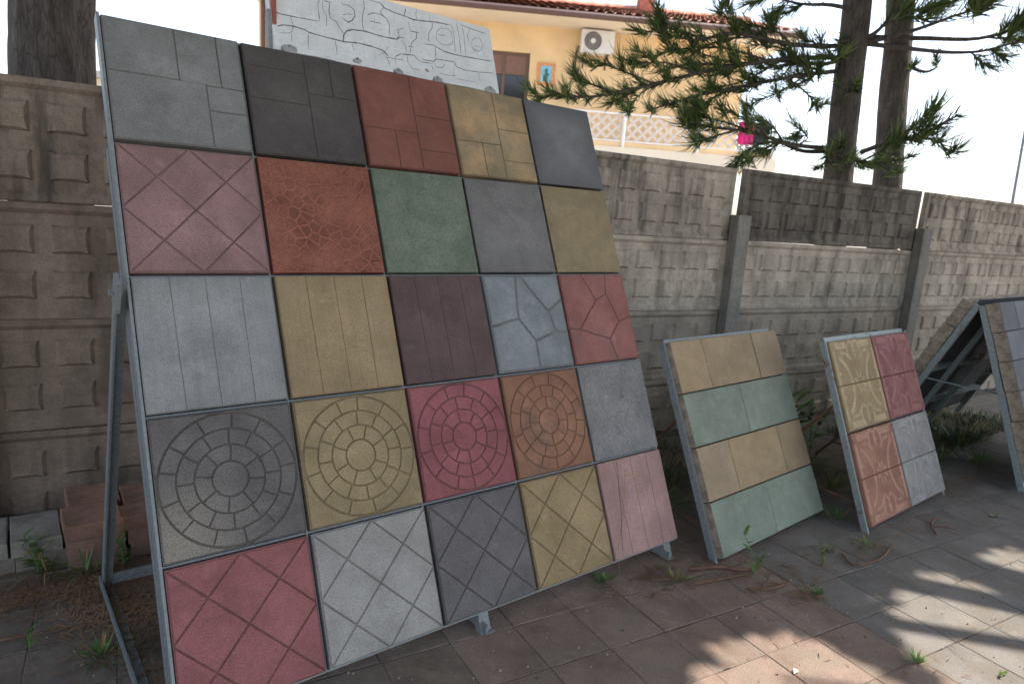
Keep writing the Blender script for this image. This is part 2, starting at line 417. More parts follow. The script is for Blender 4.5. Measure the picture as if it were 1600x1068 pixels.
ASH_B = rects([(0, .53, 0, .2), (0, .53, .2, .5), (0, .53, .5, 1), (.53, .77, 0, .38), (.77, 1, 0, .38), (.53, 1, .38, 1)])
ASH_C = rects([(0, .57, 0, .62), (0, .32, .62, 1), (.32, .57, .62, 1), (.57, 1, 0, .43), (.57, 1, .43, .79), (.57, 1, .79, 1)])
CRZ_A = unit([[(0, 0), (.42, 0), (.36, .46), (0, .53)], [(.42, 0), (.47, 0), (.78, .4), (.83, .62), (.54, .70), (.36, .46)], [(.47, 0), (1, 0), (1, .27), (.78, .4)], [(1, .27), (1, .64), (.83, .62), (.78, .4)], [(0, .53), (.36, .46), (.54, .70), (.52, 1), (0, 1)], [(.54, .70), (.83, .62), (1, .64), (1, 1), (.52, 1)]])
CRZ_B = unit([[(0, 0), (.32, 0), (.48, .3), (.15, .62), (0, .6)], [(.32, 0), (.7, 0), (.66, .23), (.48, .3)], [(.7, 0), (1, 0), (1, .5), (.78, .56), (.66, .23)], [(.48, .3), (.66, .23), (.78, .56), (.58, .75), (.15, .62)], [(0, .6), (.15, .62), (.58, .75), (.64, 1), (0, 1)], [(.58, .75), (.78, .56), (1, .5), (1, 1), (.64, 1)]])
WOOD = unit([[(0, 0), (.25, 0), (.262, 1), (0, 1)], [(.25, 0), (.5, 0), (.508, 1), (.262, 1)], [(.5, 0), (.755, 0), (.752, 1), (.508, 1)], [(.755, 0), (1, 0), (1, 1), (.752, 1)]])
def wob(p, amp, seed):                       # rough the straight edges of the cast joints
    out = []; n = len(p)
    for i in range(n):
        a = Vector(p[i]); b = Vector(p[(i + 1) % n]); k = max(1, int((b - a).length / .03))
        for s in range(k):
            q = a.lerp(b, s / k); v = noise.noise_vector(Vector((q.x * 28, q.y * 28, seed))) * amp
            e = min(q.x, q.y, TS - q.x, TS - q.y); f = min(1, e / .01)
            out.append((q.x + v.x * f, q.y + v.y * f))
    return out
def relief_tile(polys, gap, depth, bev, mats, th=.04, wobble=0., edge=.0012, seed=0):
    """slab with its pattern raised from the groove floor; z=0 is the face, y up"""
    mb = MB(); s = [(0, 0), (TS, 0), (TS, TS), (0, TS)]
    mb.poly_prism(s, -th, s, -depth - edge * .6, 0, True); mb.f.pop(-2); mb.mi.pop(-2)
    n = len(mb.v); i1 = inset(s, edge); mb.v += [(x, y, -depth) for x, y in i1]
    for i in range(4):
        j = (i + 1) % 4; mb.f.append((n - 4 + i, n - 4 + j, n + j, n + i)); mb.mi.append(0)
    mb.f.append((n, n + 1, n + 2, n + 3)); mb.mi.append(1)
    lo, hi = edge + .0004, TS - edge - .0004
    for p in polys:
        p = clip(clip(clip(clip(p, 1, 0, hi), -1, 0, -lo), 0, 1, hi), 0, -1, -lo)
        if len(p) < 3: continue
        q = [p[i] for i in range(len(p)) if (Vector(p[i]) - Vector(p[i - 1])).length > 1e-5]
        if wobble: q = wob(q, wobble, seed)
        b = inset(q, gap / 2); 
        if len(b) < 3: continue
        t_ = inset(q, gap / 2 + bev); dz = random.Random(len(mb.v)).uniform(0, .0004)
        mb.poly_prism(b, -depth - .001, t_, -dz, 0)
    return mb.mesh('tile', mats)
def field_tile(fn, mats, n=56, th=.04, edge=.006):
    mb = MB()
    for j in range(n + 1):
        for i in range(n + 1):
            x, y = i / n * TS, j / n * TS; e = min(x, y, TS - x, TS - y)
            mb.v.append((x, y, fn(x, y) * min(1, e / .02) - (edge * .7 if e < 1e-6 else 0)))
    for j in range(n):
        for i in range(n):
            a = j * (n + 1) + i; mb.f.append((a, a + 1, a + n + 2, a + n + 1)); mb.mi.append(0)
    s = [(0, 0), (TS, 0), (TS, TS), (0, TS)]; mb.poly_prism(s, -th, s, -edge * .7, 0, True); mb.f.pop(-2); mb.mi.pop(-2)
    return mb.mesh('tile', mats, True)
def slate(x, y):
    v = Vector((x * 6, y * 6, 3)); a = noise.fractal(v, 1., 2., 5); b = noise.noise(Vector((x * 4 + y * 3.2, (y - x) * 9, 7)))
    crack = 0
    for (x0, y0, x1, y1) in ((.05, .27, .2, .36), (.07, .13, .2, .2), (.2, .22, .3, .30), (.21, .2, .26, .08)):
        d = Vector((x1 - x0, y1 - y0)); L = d.length; d /= L; t = max(0, min(L, (Vector((x - x0, y - y0))).dot(d))); dd = (Vector((x - x0, y - y0)) - d * t).length
        crack -= .0022 * max(0, 1 - dd / .006)
    return .0016 * a + .0016 * (1 if b > .05 else 0) * min(1, abs(b - .05) * 6) + crack
def flat(x, y): return .0006 * noise.noise(Vector((x * 14, y * 14, 1)))

# ------------------------------------------------------------------ the big rack of sample tiles
TILT = R(66.5); UPV = Vector((0, math.cos(TILT), math.sin(TILT))); NRM = Vector((0, -math.sin(TILT), math.cos(TILT))); P = .41
O = Vector((.351, 2.5147, 1.9739))
def bd(u, v, n=0.): return O + Vector((u, 0, 0)) - UPV * v + NRM * n     # board coordinates: right, down, out
RB = Vector((1.376, 2.0, 0))
rack = thing('tile_display_rack', RB, 'large galvanised A-frame rack showing a five by five grid of coloured paving tiles', 'display rack')
G = lambda c, k: tuple(x * k for x in alb(c))
spec = {
 (0, 0): ('grey ashlar pattern concrete tile', 'A', (106, 107, 108), {}),
 (0, 1): ('charcoal ashlar pattern concrete tile', 'B', (71, 67, 67), {}),
 (0, 2): ('brick red ashlar pattern concrete tile', 'C', (114, 70, 61), dict(tint=alb((96, 66, 56)), tintamt=.5)),
 (0, 3): ('mottled tan ashlar pattern concrete tile', 'C', (124, 110, 86), dict(tint=alb((158, 128, 90)), tintamt=.8)),
 (0, 4): ('smooth dark grey concrete tile with paler centre', 'flat', (98, 99, 104), dict(edge=.75)),
 (1, 0): ('mauve diamond grooved concrete tile', 'D', (126, 97, 98), dict(speck=.4, edge=.3)),
 (1, 1): ('rust red pebble textured concrete tile', 'V1', (126, 76, 62), dict(mott=.12)),
 (1, 2): ('sage green fine textured concrete tile', 'V2', (95, 106, 93), {}),
 (1, 3): ('grey slate textured concrete tile', 'slate', (99, 98, 99), dict(mott=.2)),
 (1, 4): ('plain tan concrete tile', 'flat', (124, 110, 84), dict(tint=alb((104, 96, 76)), tintamt=.8, mscale=4)),
 (2, 0): ('pale blue grey wood grain concrete tile', 'W', (122, 124, 126), dict(grain=1, edge=.35)),
 (2, 1): ('tan wood grain concrete tile', 'W', (134, 116, 87), dict(grain=1, edge=.35)),
 (2, 2): ('purple brown wood grain concrete tile', 'W', (84, 67, 68), dict(grain=1)),
 (2, 3): ('blue grey crazy paving concrete tile', 'K', (111, 117, 122), {}),
 (2, 4): ('salmon red crazy paving concrete tile', 'L', (130, 83, 78), dict(tint=alb((108, 80, 82)), tintamt=.6)),
 (3, 0): ('dark grey concentric cobble concrete tile with pale stained corner', 'O', (87, 84, 84), dict(speck=.45, tint=alb((100, 98, 96)), tintamt=.4, mscale=6, corner=(.03, .0, alb((128, 122, 112))))),
 (3, 1): ('sand yellow concentric cobble concrete tile', 'O', (130, 114, 84), {}),
 (3, 2): ('rose red concentric cobble concrete tile', 'O', (126, 73, 77), {}),
 (3, 3): ('terracotta concentric cobble concrete tile', 'O', (133, 94, 74), dict(tint=alb((84, 68, 58)), tintamt=.8, edge=.5)),
 (3, 4): ('light grey fine textured concrete tile', 'V3', (113, 113, 115), {}),
 (4, 0): ('rose red diamond grooved concrete tile', 'D', (130, 79, 80), {}),
 (4, 1): ('light grey diamond grooved concrete tile', 'D', (134, 132, 130), dict(mott=.18)),
 (4, 2): ('dark grey diamond grooved concrete tile', 'D', (90, 87, 89), {}),
 (4, 3): ('ochre diamond grooved concrete tile', 'D', (132, 114, 82), {}),
 (4, 4): ('pale pink wood grain concrete tile with a crack', 'W', (143, 113, 111), dict(grain=1)),
}
for (r, c), (lab, pat, colr, kw) in spec.items():
    kw = dict(kw); kw.setdefault('speck', .36); base = alb(colr, 1.36); kw.setdefault('edge', .22)
    m1 = concrete('tile_%s_%d%d' % (pat, r, c), base, **kw)
    dust = alb((62, 55, 47)); gr = tuple(.45 * a + .55 * b for a, b in zip(base, dust))
    m2 = concrete('tile_groove_%d%d' % (r, c), gr, .3, .3)
    if pat in 'ABC': me = relief_tile({'A': ASH_A, 'B': ASH_B, 'C': ASH_C}[pat], .0024, .0026, .0016, [m1, m2], wobble=.0016, seed=r * 5 + c)
    elif pat == 'D': me = relief_tile(diamonds(), .0022, .0038, .0026, [m1, m2])
    elif pat == 'O': me = relief_tile(circles(.2 + c), .0020, .0036, .0022, [m1, m2])
    elif pat == 'K': me = relief_tile(CRZ_A, .007, .0026, .004, [m1, m2], wobble=.003, seed=1)
    elif pat == 'L': me = relief_tile(CRZ_B, .0035, .003, .0022, [m1, m2], wobble=.003, seed=2)
    elif pat == 'W': me = relief_tile(WOOD, .0006, .0014, .0012, [m1, m2], wobble=.001, seed=3)
    elif pat == 'V1':
        mdk = concrete('tile_pebble', tuple(x * .85 for x in base), .42, .3)
        me = relief_tile(voronoi(130, 4), .003, .0024, .005, [mdk, m1])
    elif pat == 'V2': me = relief_tile(voronoi(240, 5), .003, .0018, .004, [m1, m1])
    elif pat == 'V3': me = relief_tile(voronoi(240, 6), .003, .0018, .004, [m1, m1])
    elif pat == 'slate': me = field_tile(slate, [m1])
    else: me = field_tile(flat, [m1], 20)
    rr = random.Random(r * 7 + c)
    p = bd(c * P + .0065, (r + 1) * P - .0065, rr.uniform(-.001, .001)) - RB
    o = link('tile', me, rack, p, (TILT, 0, rr.uniform(-.002, .002))); o['label'] = lab
    if (r, c) == (4, 4):
        mb = MB(); pts = [(.115, .39), (.105, .33), (.092, .25), (.083, .19), (.07, .12), (.045, .03)]
        mb.tube([(x + rr.uniform(-.004, .004), y, .0002) for x, y in pts], .0009, 4)
        mb.build('crack', plain('crack_dark', (.03, .026, .022), .9), o)
# frame of T bars, stiles, back rails, stand
def bar_obj(name, p, q, wd, ht, mat, parent, base, up): 
    mb = MB(); mb.bar(Vector(p) - base, Vector(q) - base, wd, ht, 0, up); return mb.build(name, mat, parent)
for i in range(6):
    wd = .006 if 0 < i < 5 else .008
    u = i * P + (-.001 if i == 0 else (.001 if i == 5 else 0))
    dp = (0, -.004) if i == 0 else (-.013, .0); bar_obj('frame_upright', bd(u, -.002, -.026 + dp[0]), bd(u, 5 * P + .002, -.026 + dp[0]), wd, .044 if i == 0 else .034, M['steel'], rack, RB, NRM)
for i in range(6):
    v = i * P
    for k in range(5):
        bar_obj('frame_crossbar', bd(k * P + .0045, v, -.038), bd((k + 1) * P - .0045, v, -.038), .006, .03, M['steel'], rack, RB, NRM)
bar_obj('frame_back_plate', bd(.005, P * 2.5, -.048), bd(5 * P - .005, P * 2.5, -.048), 5 * P - .01, .003, M['steel'], rack, RB, NRM)
for u in (-.006, 1.005, 2.043):            # front stile channels that carry the board down to the ground
    mb = MB(); s0 = 0.0 if u > 0 else 2 * P
    for (du, dn, wd, ht) in ((0, -.054, .042, .005), (-.019, -.071, .005, .03), (.019, -.071, .005, .03)):
        off = .021 if u < 0 else (-.026 if u > 2 else 0)
        mb.bar(bd(u + du + off, P, dn) - RB, bd(u + du + off, 5 * P + .088, dn) - RB, wd, ht, 0, NRM)
    st = mb.build('front_stile', M['steel'], rack)
    f = bd(u + (.021 if u < 0 else (-.026 if u > 2 else 0)), 5 * P + .075, -.0615)
    mb = MB(); mb.tube([f + NRM * .007 - RB, f + NRM * .016 - RB], .009, 6); mb.build('bolt', M['steel'], st)
for x in (.318, 1.36, 2.36):              # rear legs and base bars
    top = Vector((x, 2.175 if x < .4 else 2.26, 1.20)); ft = Vector((x - .004, 2.70, .02))
    mb = MB(); mb.bar(top - RB, ft - RB, .006, .04, 0, (0, 1, 0)); mb.bar(top + Vector((.016, 0, 0)) - RB, ft + Vector((.016, .0, 0)) - RB, .028, .005, 0, (0, 1, 0)); lg = mb.build('rear_leg', M['steel'], rack)
    mb = MB(); dy = 0 if x < .4 else .085; mb.bar(Vector((x, 2.14 + dy, 1.215)) - RB, Vector((x, 2.19 + dy, 1.13)) - RB, .012, .06, 0, (0, 1, 0)); mb.tube([Vector((x - .02, 2.165 + dy, 1.175)) - RB, Vector((x + .012, 2.165 + dy, 1.175)) - RB], .009, 6); mb.build('hinge_bracket', M['steel'], lg)
    mb = MB(); mb.bar(Vector((x - .012, 2.72, .022)) - RB, Vector((x - .012, 1.70, .022)) - RB, .006, .036); mb.bar(Vector((x + .008, 2.72, .006)) - RB, Vector((x + .008, 1.70, .006)) - RB, .034, .005); mb.build('base_bar', M['steel'], rack)
bar_obj('rear_crossbar', (.342, 2.695, .03), (2.36, 2.695, .03), .005, .042, M['steel'], rack, RB, (0, 0, 1))

# ------------------------------------------------------------------ carved white name board above the rack
SB = Vector((.90, 2.556, 1.990)); ST = R(19.5); SU = Vector((0, math.sin(ST), math.cos(ST))); SN = Vector((0, -math.cos(ST), math.sin(ST)))
def sg(zx, zy):                            # point of the traced lettering -> board coordinates
    d = ray(400 + zx / 4, zy / 4); t = (SB - Vector((0, 0, H))).dot(SN) / d.dot(SN); p = Vector((0, 0, H)) + d * t - SB
    return p.x, p.dot(SU)
white_pl = concrete('white_painted_plaster', alb((172, 177, 183)), .16, .08, bump=.4, mscale=8, pores=.5)
joint_pl = plain('cut_plaster_joint', alb((94, 95, 100)), .95, .25, 60)
cem = plain('grey_cement', alb((120, 122, 126)), .95, .25, 30, .4)
sign = thing('carved_name_board', SB, 'white plaster board carved with stone joints and letters above the tile rack', 'sign')
ROT_S = (math.pi / 2 - ST, 0, 0)
bl = sg(112, 268); br = sg(1520, 572); tr = sg(1460, 180); tl = (bl[0] - .004, tr[1] + .002)
mb = MB(); bot = []
for k in range(21):
    t = k / 20; bot.append((bl[0] + (br[0] - bl[0]) * t, min(bl[1], br[1]) - .012 + .006 * noise.noise(Vector((t * 9, 2, 0)))))
out = bot + [tr] + [(tl[0] + (tr[0] - tl[0]) * t, tl[1] + .0025 * noise.noise(Vector((t * 14, 5, 0)))) for t in (.93, .88, .7, .5, .3, .12)] + [tl]
mb.poly_prism(out, -.03, inset(out, .002), 0., 0, True); mb.build('plaster_slab', white_pl, sign, (0, 0, 0), ROT_S)
LINES = [
 ([(100, 72), (160, 90), (260, 110), (395, 135)], .0030), ([(395, 0), (385, 30), (392, 90), (398, 135)], .002), ([(415, 0), (418, 60), (440, 100), (440, 170)], .0016),
 ([(130, 165), (170, 156), (232, 165), (300, 185), (335, 205), (430, 232), (550, 262), (640, 270), (720, 290), (790, 315), (830, 355)], .004),
 ([(545, 262), (548, 220), (565, 195), (600, 186), (680, 196), (740, 215), (800, 232), (880, 246), (895, 235)], .004), ([(327, 205), (325, 310)], .002), ([(232, 165), (225, 195), (205, 208), (140, 205)], .0016), ([(215, 100), (230, 160)], .0016), ([(222, 205), (222, 262)], .0014),
 ([(425, 5), (470, 18)], .003), ([(460, 15), (455, 70), (465, 115), (500, 135), (520, 175), (548, 212)], .0024),
 ([(530, 22), (585, 38), (612, 62), (618, 100), (600, 130), (575, 140), (545, 120)], .0028), ([(540, 95), (570, 88), (608, 92)], .002),
 ([(672, 0), (676, 50), (665, 100), (664, 150), (672, 190)], .0022), ([(695, 95), (730, 82), (775, 90), (815, 118), (832, 150), (832, 228)], .0022), ([(710, 132), (780, 148)], .0026), ([(740, 112), (738, 140)], .0016),
 ([(780, 25), (800, 50), (860, 78), (930, 102), (985, 124), (1050, 132), (1130, 140), (1210, 158)], .0042), ([(800, 48), (775, 72), (790, 95), (830, 130)], .0018), ([(935, 55), (926, 100)], .003), ([(1005, 55), (998, 90), (1003, 120)], .0014), ([(1080, 95), (1088, 132)], .0016), ([(705, 0), (780, 22), (800, 45)], .002),
 ([(875, 190), (920, 178)], .0028), ([(890, 190), (888, 210), (900, 235)], .0022), ([(880, 232), (930, 240)], .003), ([(912, 250), (935, 290), (938, 335)], .002),
 ([(960, 195), (1022, 206)], .003), ([(1003, 206), (1003, 240), (975, 265), (968, 290)], .0026), ([(950, 290), (985, 296)], .0028), ([(968, 296), (962, 338)], .002), ([(950, 130), (965, 195)], .0014),
 ([(1102, 135), (1100, 175), (1075, 215), (1078, 265)], .0022), ([(1050, 275), (1120, 285), (1122, 365)], .0022), ([(1120, 290), (1170, 320), (1240, 342), (1290, 352), (1380, 368), (1472, 384)], .0034),
 ([(1128, 215), (1188, 225)], .0022), ([(1230, 238), (1225, 275), (1195, 285), (1150, 272), (1125, 245), (1128, 200), (1150, 178), (1190, 178), (1218, 200), (1228, 235)], .0018),
 ([(1215, 150), (1235, 200), (1240, 260), (1245, 330)], .0018), ([(1250, 140), (1268, 220), (1282, 350)], .002), ([(1285, 155), (1300, 230), (1310, 345)], .0016), ([(1280, 155), (1340, 180), (1440, 214)], .0028), ([(1335, 180), (1320, 225), (1330, 260)], .0016),
 ([(1345, 280), (1352, 250), (1375, 236), (1400, 244), (1415, 275), (1410, 310), (1390, 325), (1362, 318), (1346, 285)], .0018), ([(1358, 288), (1402, 296)], .0016), ([(1352, 305), (1398, 318)], .002),
 ([(870, 355), (905, 338), (985, 346), (1015, 378), (1035, 388), (1100, 398)], .003), ([(870, 355), (872, 400)], .0014), ([(805, 358), (860, 366), (920, 378)], .0018), ([(815, 358), (840, 412)], .002),
 ([(1030, 372), (1110, 385), (1125, 370), (1180, 378), (1250, 390)], .003), ([(1110, 390), (1125, 420), (1165, 425), (1182, 400)], .002), ([(945, 350), (948, 390), (975, 430), (1030, 442)], .0018),
 ([(1240, 392), (1255, 420), (1310, 440), (1400, 452), (1485, 458)], .0026), ([(1238, 395), (1235, 490)], .0014), ([(1390, 455), (1402, 515)], .0014), ([(1145, 455), (1190, 470), (1250, 475)], .0016), ([(1240, 492), (1380, 515)], .0016), ([(495, 255), (508, 345)], .002), ([(600, 270), (612, 320)], .0014), ([(1095, 405), (1108, 440)], .002), ([(760, 350), (800, 330), (835, 285)], .0012),
]
for pts, wd in LINES:
    mb = MB(); q = [Vector(sg(*p)) for p in pts]; fine = []
    for i in range(len(q) - 1):
        for k in range(4): fine.append(q[i].lerp(q[i + 1], k / 4))
    fine.append(q[-1])
    L_ = []; R_ = []
    for i, p in enumerate(fine):
        d = (fine[min(i + 1, len(fine) - 1)] - fine[max(i - 1, 0)]).normalized(); nn = Vector((-d.y, d.x))
        e = wd * .8 * (.75 + .5 * noise.noise(Vector((p.x * 60, p.y * 60, 0)))) * (1 if 0 < i < len(fine) - 1 else .3)
        L_.append(p + nn * e); R_.append(p - nn * e)
    for i in range(len(fine) - 1):
        mb.face([(R_[i].x, R_[i].y, .0006), (R_[i + 1].x, R_[i + 1].y, .0006), (L_[i + 1].x, L_[i + 1].y, .0006), (L_[i].x, L_[i].y, .0006)])
    mb.build('carved_line', joint_pl, sign, (0, 0, 0), ROT_S)
for (zx, zy, r_) in ((205, 285, .045), (885, 432, .034), (1130, 482, .036), (1460, 545, .045), (630, 365, .03)):
    x, y = sg(zx, zy); mb = MB(); poly = []
    for k in range(18):
        a = 2 * math.pi * k / 18; rr = r_ * (.75 + .22 * noise.noise(Vector((math.cos(a) * 2 + zx, math.sin(a) * 2, 0))))
        poly.append((x + rr * math.cos(a) * 1.05, y - r_ * .35 + rr * math.sin(a) * .68))
    mb.poly_prism(poly, -.02, inset(poly, .006), .004); lump = mb.build('cement_dab', cem, sign, (0, 0, 0), ROT_S)
    mb = MB(); mb.tube([(x, y - .004, .003), (x, y - .004, .008)], .005, 8); mb.build('screw', M['steel'], lump, (0, 0, 0), (0, 0, 0))
bw = sg(1068, 440); mb = MB(); mb.poly_prism([(bw[0] - .013, bw[1]), (bw[0], bw[1] - .008), (bw[0] + .012, bw[1] - .004), (bw[0] + .002, bw[1] + .009)], 0, [(bw[0] - .012, bw[1]), (bw[0], bw[1] - .007), (bw[0] + .011, bw[1] - .004), (bw[0] + .002, bw[1] + .008)], .0015)
mb.build('chipped_patch', plain('bare_render', alb((128, 118, 102)), .95), sign, (0, 0, 0), ROT_S)
for dx in (.25, .85):                      # flat iron straps that hold the board to the rack behind
    mb = MB(); mb.bar(Vector((dx, .10, .16)), Vector((dx, .015, -.25)), .03, .006, 0, (0, 1, 0)); mb.build('support_strap', M['steel'], sign)
mb = MB(); mb.bar((-.012, .04, .12), (-.012, .02, -.06), .016, .02, 0, (0, 1, 0)); mb.build('grey_bracket', M['steel'], sign)
mb = MB(); mb.bar((.004, .045, .30), (.004, .03, -.06), .014, .02, 0, (0, 1, 0)); mb.build('red_batten', plain('red_painted_wood', alb((122, 62, 50)), .8), sign)

# ------------------------------------------------------------------ small leaning boards
def leaning(name, x0, y0, tilt, yaw, wd, ht, label, cat='display board'):
    e = thing(name, (x0, y0, 0), label, cat, rz=yaw); return e, (math.pi / 2 - tilt, 0, 0), Vector((0, math.sin(tilt), math.cos(tilt))), Vector((0, -math.cos(tilt), math.sin(tilt)))
tan2 = [concrete('block_tan_%d' % i, alb(c), .2, .15, bump=.4, grain=None) for i, c in enumerate([(131, 113, 87), (126, 109, 86), (129, 113, 92)])]
grn2 = [concrete('block_green_%d' % i, alb(c), .2, .15, bump=.4) for i, c in enumerate([(108, 118, 107), (103, 113, 103)])]
raw_edge = concrete('block_edge_raw', alb((128, 116, 102)), .5, .35, bump=.9, mscale=20)
def block_mesh(w_, h_, th, mface):
    mb = MB(); a = [(0, 0), (w_, 0), (w_, h_), (0, h_)]
    mb.poly_prism(a, -th, a, -.003, 1, True); mb.f.pop(-2); mb.mi.pop(-2); n = len(mb.v); ins = inset(a, .003)
    mb.v += [(x, y, 0) for x, y in ins]
    for i in range(4):
        j = (i + 1) % 4; mb.f.append((n - 4 + i, n - 4 + j, n + j, n + i)); mb.mi.append(0)
    mb.f.append((n, n + 1, n + 2, n + 3)); mb.mi.append(0)
    return mb.mesh('paving_block', [mface, raw_edge])
b2, rt, U_, N_ = leaning('block_display_board', 2.533, 1.547, R(24.9), R(2.0), .943, .985, 'leaning steel frame board with four rows of tan and green paving blocks')
W2, RH = .945, .2445
rows2 = [([0, .22, .72, W2], tan2), ([0, .47, W2], grn2), ([0, .22, .72, W2], tan2), ([0, .475, W2], grn2)]
rows2 = [([0, .245, .69, W2], tan2), ([0, .465, W2], grn2), ([0, .255, .70, W2], tan2), ([0, .47, W2], grn2)]
for r, (cuts, mm) in enumerate(rows2):
    for k in range(len(cuts) - 1):
        rr = random.Random(r * 5 + k); wd = cuts[k + 1] - cuts[k] - .003
        loc = Vector((cuts[k], 0, .03)) + U_ * (RH * (3 - r) + .002 + .0035 * (3 - r)) + N_ * rr.uniform(-.002, .002)
        o = link('paving_block', block_mesh(wd, RH - .002, .045, mm[(k + r) % len(mm)]), b2, loc, rt)
        o['label'] = ('tan' if mm is tan2 else 'grey green') + ' concrete paving block'
def stand(root, U_, N_, W_, Ht, mat, th, rods):
    for x in (-.009, W_ + .006):
        mb = MB(); mb.bar(Vector((x, 0, .005)) + N_ * (-th + .004), Vector((x, 0, .03)) + U_ * (Ht + .002) + N_ * (-th + .004), .014, .032, 0, N_); mb.build('side_rail', mat, root)
    for v in (.02, Ht * .5, Ht - .02):
        mb = MB(); mb.bar(Vector((0, 0, .03)) + U_ * v + N_ * (-th - .012), Vector((W_, 0, .03)) + U_ * v + N_ * (-th - .012), .035, .018, 0, N_); mb.build('cross_rail', mat, root)
    mb = MB(); mb.bar(Vector((0.01, 0, .03)) + U_ * Ht * .5 + N_ * (-th - .001), Vector((W_ - .01, 0, .03)) + U_ * Ht * .5 + N_ * (-th - .001), Ht - .03, .002, 0, N_); mb.build('back_plate', M['rust'], root)
    mb = MB(); mb.bar(Vector((.004, 0, .03)) + U_ * (Ht + .0065) + N_ * (-th * .85), Vector((W_ - .004, 0, .03)) + U_ * (Ht + .0065) + N_ * (-th * .85), .003, th * .7, 0, U_); mb.build('top_rail', mat, root)
    for x in rods:
        a = Vector((x, 0, .03)) + U_ * Ht * .66 + N_ * (-th - .03); b = Vector((x, a.y + .47, .012)); c = Vector((x, 0, .03)) + U_ * .12 + N_ * (-th - .03)
        mb = MB(); mb.tube([a, a.lerp(b, .5), b], .008, 6); mb.build('support_rod', M['rust'], root)
        mb = MB(); mb.tube([c, b + (a - b) * .2], .006, 6); mb.build('brace_rod', M['rust'], root)
stand(b2, U_, N_, W2, .985, M['steel'], .045, (.06, .88))

b3, rt, U_, N_ = leaning('patterned_tile_board', 3.478, 1.325, R(22.6), R(.3), .963, .97, 'leaning board of four floral relief tiles in cream rose salmon and grey')
TS_keep = TS
def ribbon(pts, wd):
    q = [Vector(p) for p in pts]; L_ = []; R_ = []
    for i, p in enumerate(q):
        d = (q[min(i + 1, len(q) - 1)] - q[max(i - 1, 0)]).normalized(); nn = Vector((-d.y, d.x)); L_.append(tuple(p + nn * wd / 2)); R_.append(tuple(p - nn * wd / 2))
    return R_ + L_[::-1]
def arc(cx, cy, r, a0, a1, n=10, ey=1.): return [(cx + r * math.cos(R(a0 + (a1 - a0) * k / n)), cy + ey * r * math.sin(R(a0 + (a1 - a0) * k / n))) for k in range(n + 1)]
def floral():
    P_ = []
    for y in (.07, .93): P_.append(ribbon([(.10, y), (.36, y)], .075)); P_.append(ribbon([(.64, y), (.90, y)], .075))
    for x in (.055, .945): P_.append(ribbon([(x, .13), (x, .87)], .055))
    for sx in (-1, 1):
        c = .5 + sx * .42
        P_.append(ribbon(arc(.5 + sx * .52, .5, .34, 180 - 62 if sx > 0 else -62, 180 + 62 if sx > 0 else 62, 14), .055))
        P_.append(ribbon(arc(.5 + sx * .36, .5, .14, 100 if sx < 0 else 80, 260 if sx < 0 else -80, 8), .04))
    for sy in (-1, 1):
        yc = .5 + sy * .36
        P_.append(ribbon(arc(.43, yc, .075, -40, 250, 10, 1.5), .045)); P_.append(ribbon(arc(.57, yc, .075, 220, -70, 10, 1.5), .045))
        P_.append([(.5 + dx, .5 + sy * (.36 + dy)) for dx, dy in ((0, -.07), (.045, 0), (0, .07), (-.045, 0))])
        for sx in (-1, 1):
            P_.append(ribbon([(.5 + sx * .12, .5 + sy * .27), (.5 + sx * .2, .5 + sy * .34), (.5 + sx * .3, .5 + sy * .35)], .035))
            for k in range(3): P_.append(ribbon([(.5 + sx * (.24 + .045 * k), .5 + sy * .39), (.5 + sx * (.29 + .045 * k), .5 + sy * .28)], .018))
    for k in range(8):
        a = 2 * math.pi * k / 8 + math.pi / 8; ca, sa = math.cos(a), math.sin(a); L1, L2 = .035, .14
        P_.append([(.5 + ca * L1, .5 + sa * L1), (.5 + ca * .09 - sa * .026, .5 + sa * .09 + ca * .026), (.5 + ca * L2, .5 + sa * L2), (.5 + ca * .09 + sa * .026, .5 + sa * .09 - ca * .026)])
    return P_
FL = [ccw(p) for p in floral()]
def floral_half(half, mats, s, th=.034):
    mb = MB(); y0, y1 = (0, .4975) if half == 0 else (.5025, 1); g = .006
    a = [(g, y0 * s + (g if half == 0 else 0)), (s - g, y0 * s + (g if half == 0 else 0)), (s - g, y1 * s - (0 if half == 0 else g)), (g, y1 * s - (0 if half == 0 else g))]
    a = [(x - .0, y - y0 * s) for x, y in a]
    mb.poly_prism(a, -th, a, -.007, 1, True); mb.f.pop(-2); mb.mi.pop(-2); n = len(mb.v); ins = inset(a, .003); mb.v += [(x, y, -.004) for x, y in ins]
    for i in range(4):
        j = (i + 1) % 4; mb.f.append((n - 4 + i, n - 4 + j, n + j, n + i)); mb.mi.append(1)
    mb.f.append((n, n + 1, n + 2, n + 3)); mb.mi.append(1)
    for p in FL:
        p = clip(clip(clip(clip(p, 0, 1, y1 - .003), 0, -1, -y0 - .003), 1, 0, .978), -1, 0, -.022)
        if len(p) < 3: continue
        q = ccw([(x * s, (y - y0) * s) for x, y in p]); q = [q[i] for i in range(len(q)) if (Vector(q[i]) - Vector(q[i - 1])).length > 1e-5]
        if len(q) < 3: continue
        mb.poly_prism(q, -.005, inset(q, .0016), -.0022 + random.Random(len(mb.v)).uniform(-.0006, 0), 0)
    return mb.mesh('floral_tile', mats)
fcol = {(0, 0): ((142, 127, 98), (124, 107, 79), 'cream'), (0, 1): ((126, 85, 85), (117, 74, 74), 'rose red'), (1, 0): ((140, 104, 90), (124, 87, 72), 'salmon'), (1, 1): ((120, 119, 120), (114, 112, 113), 'grey')}
S3 = .4815
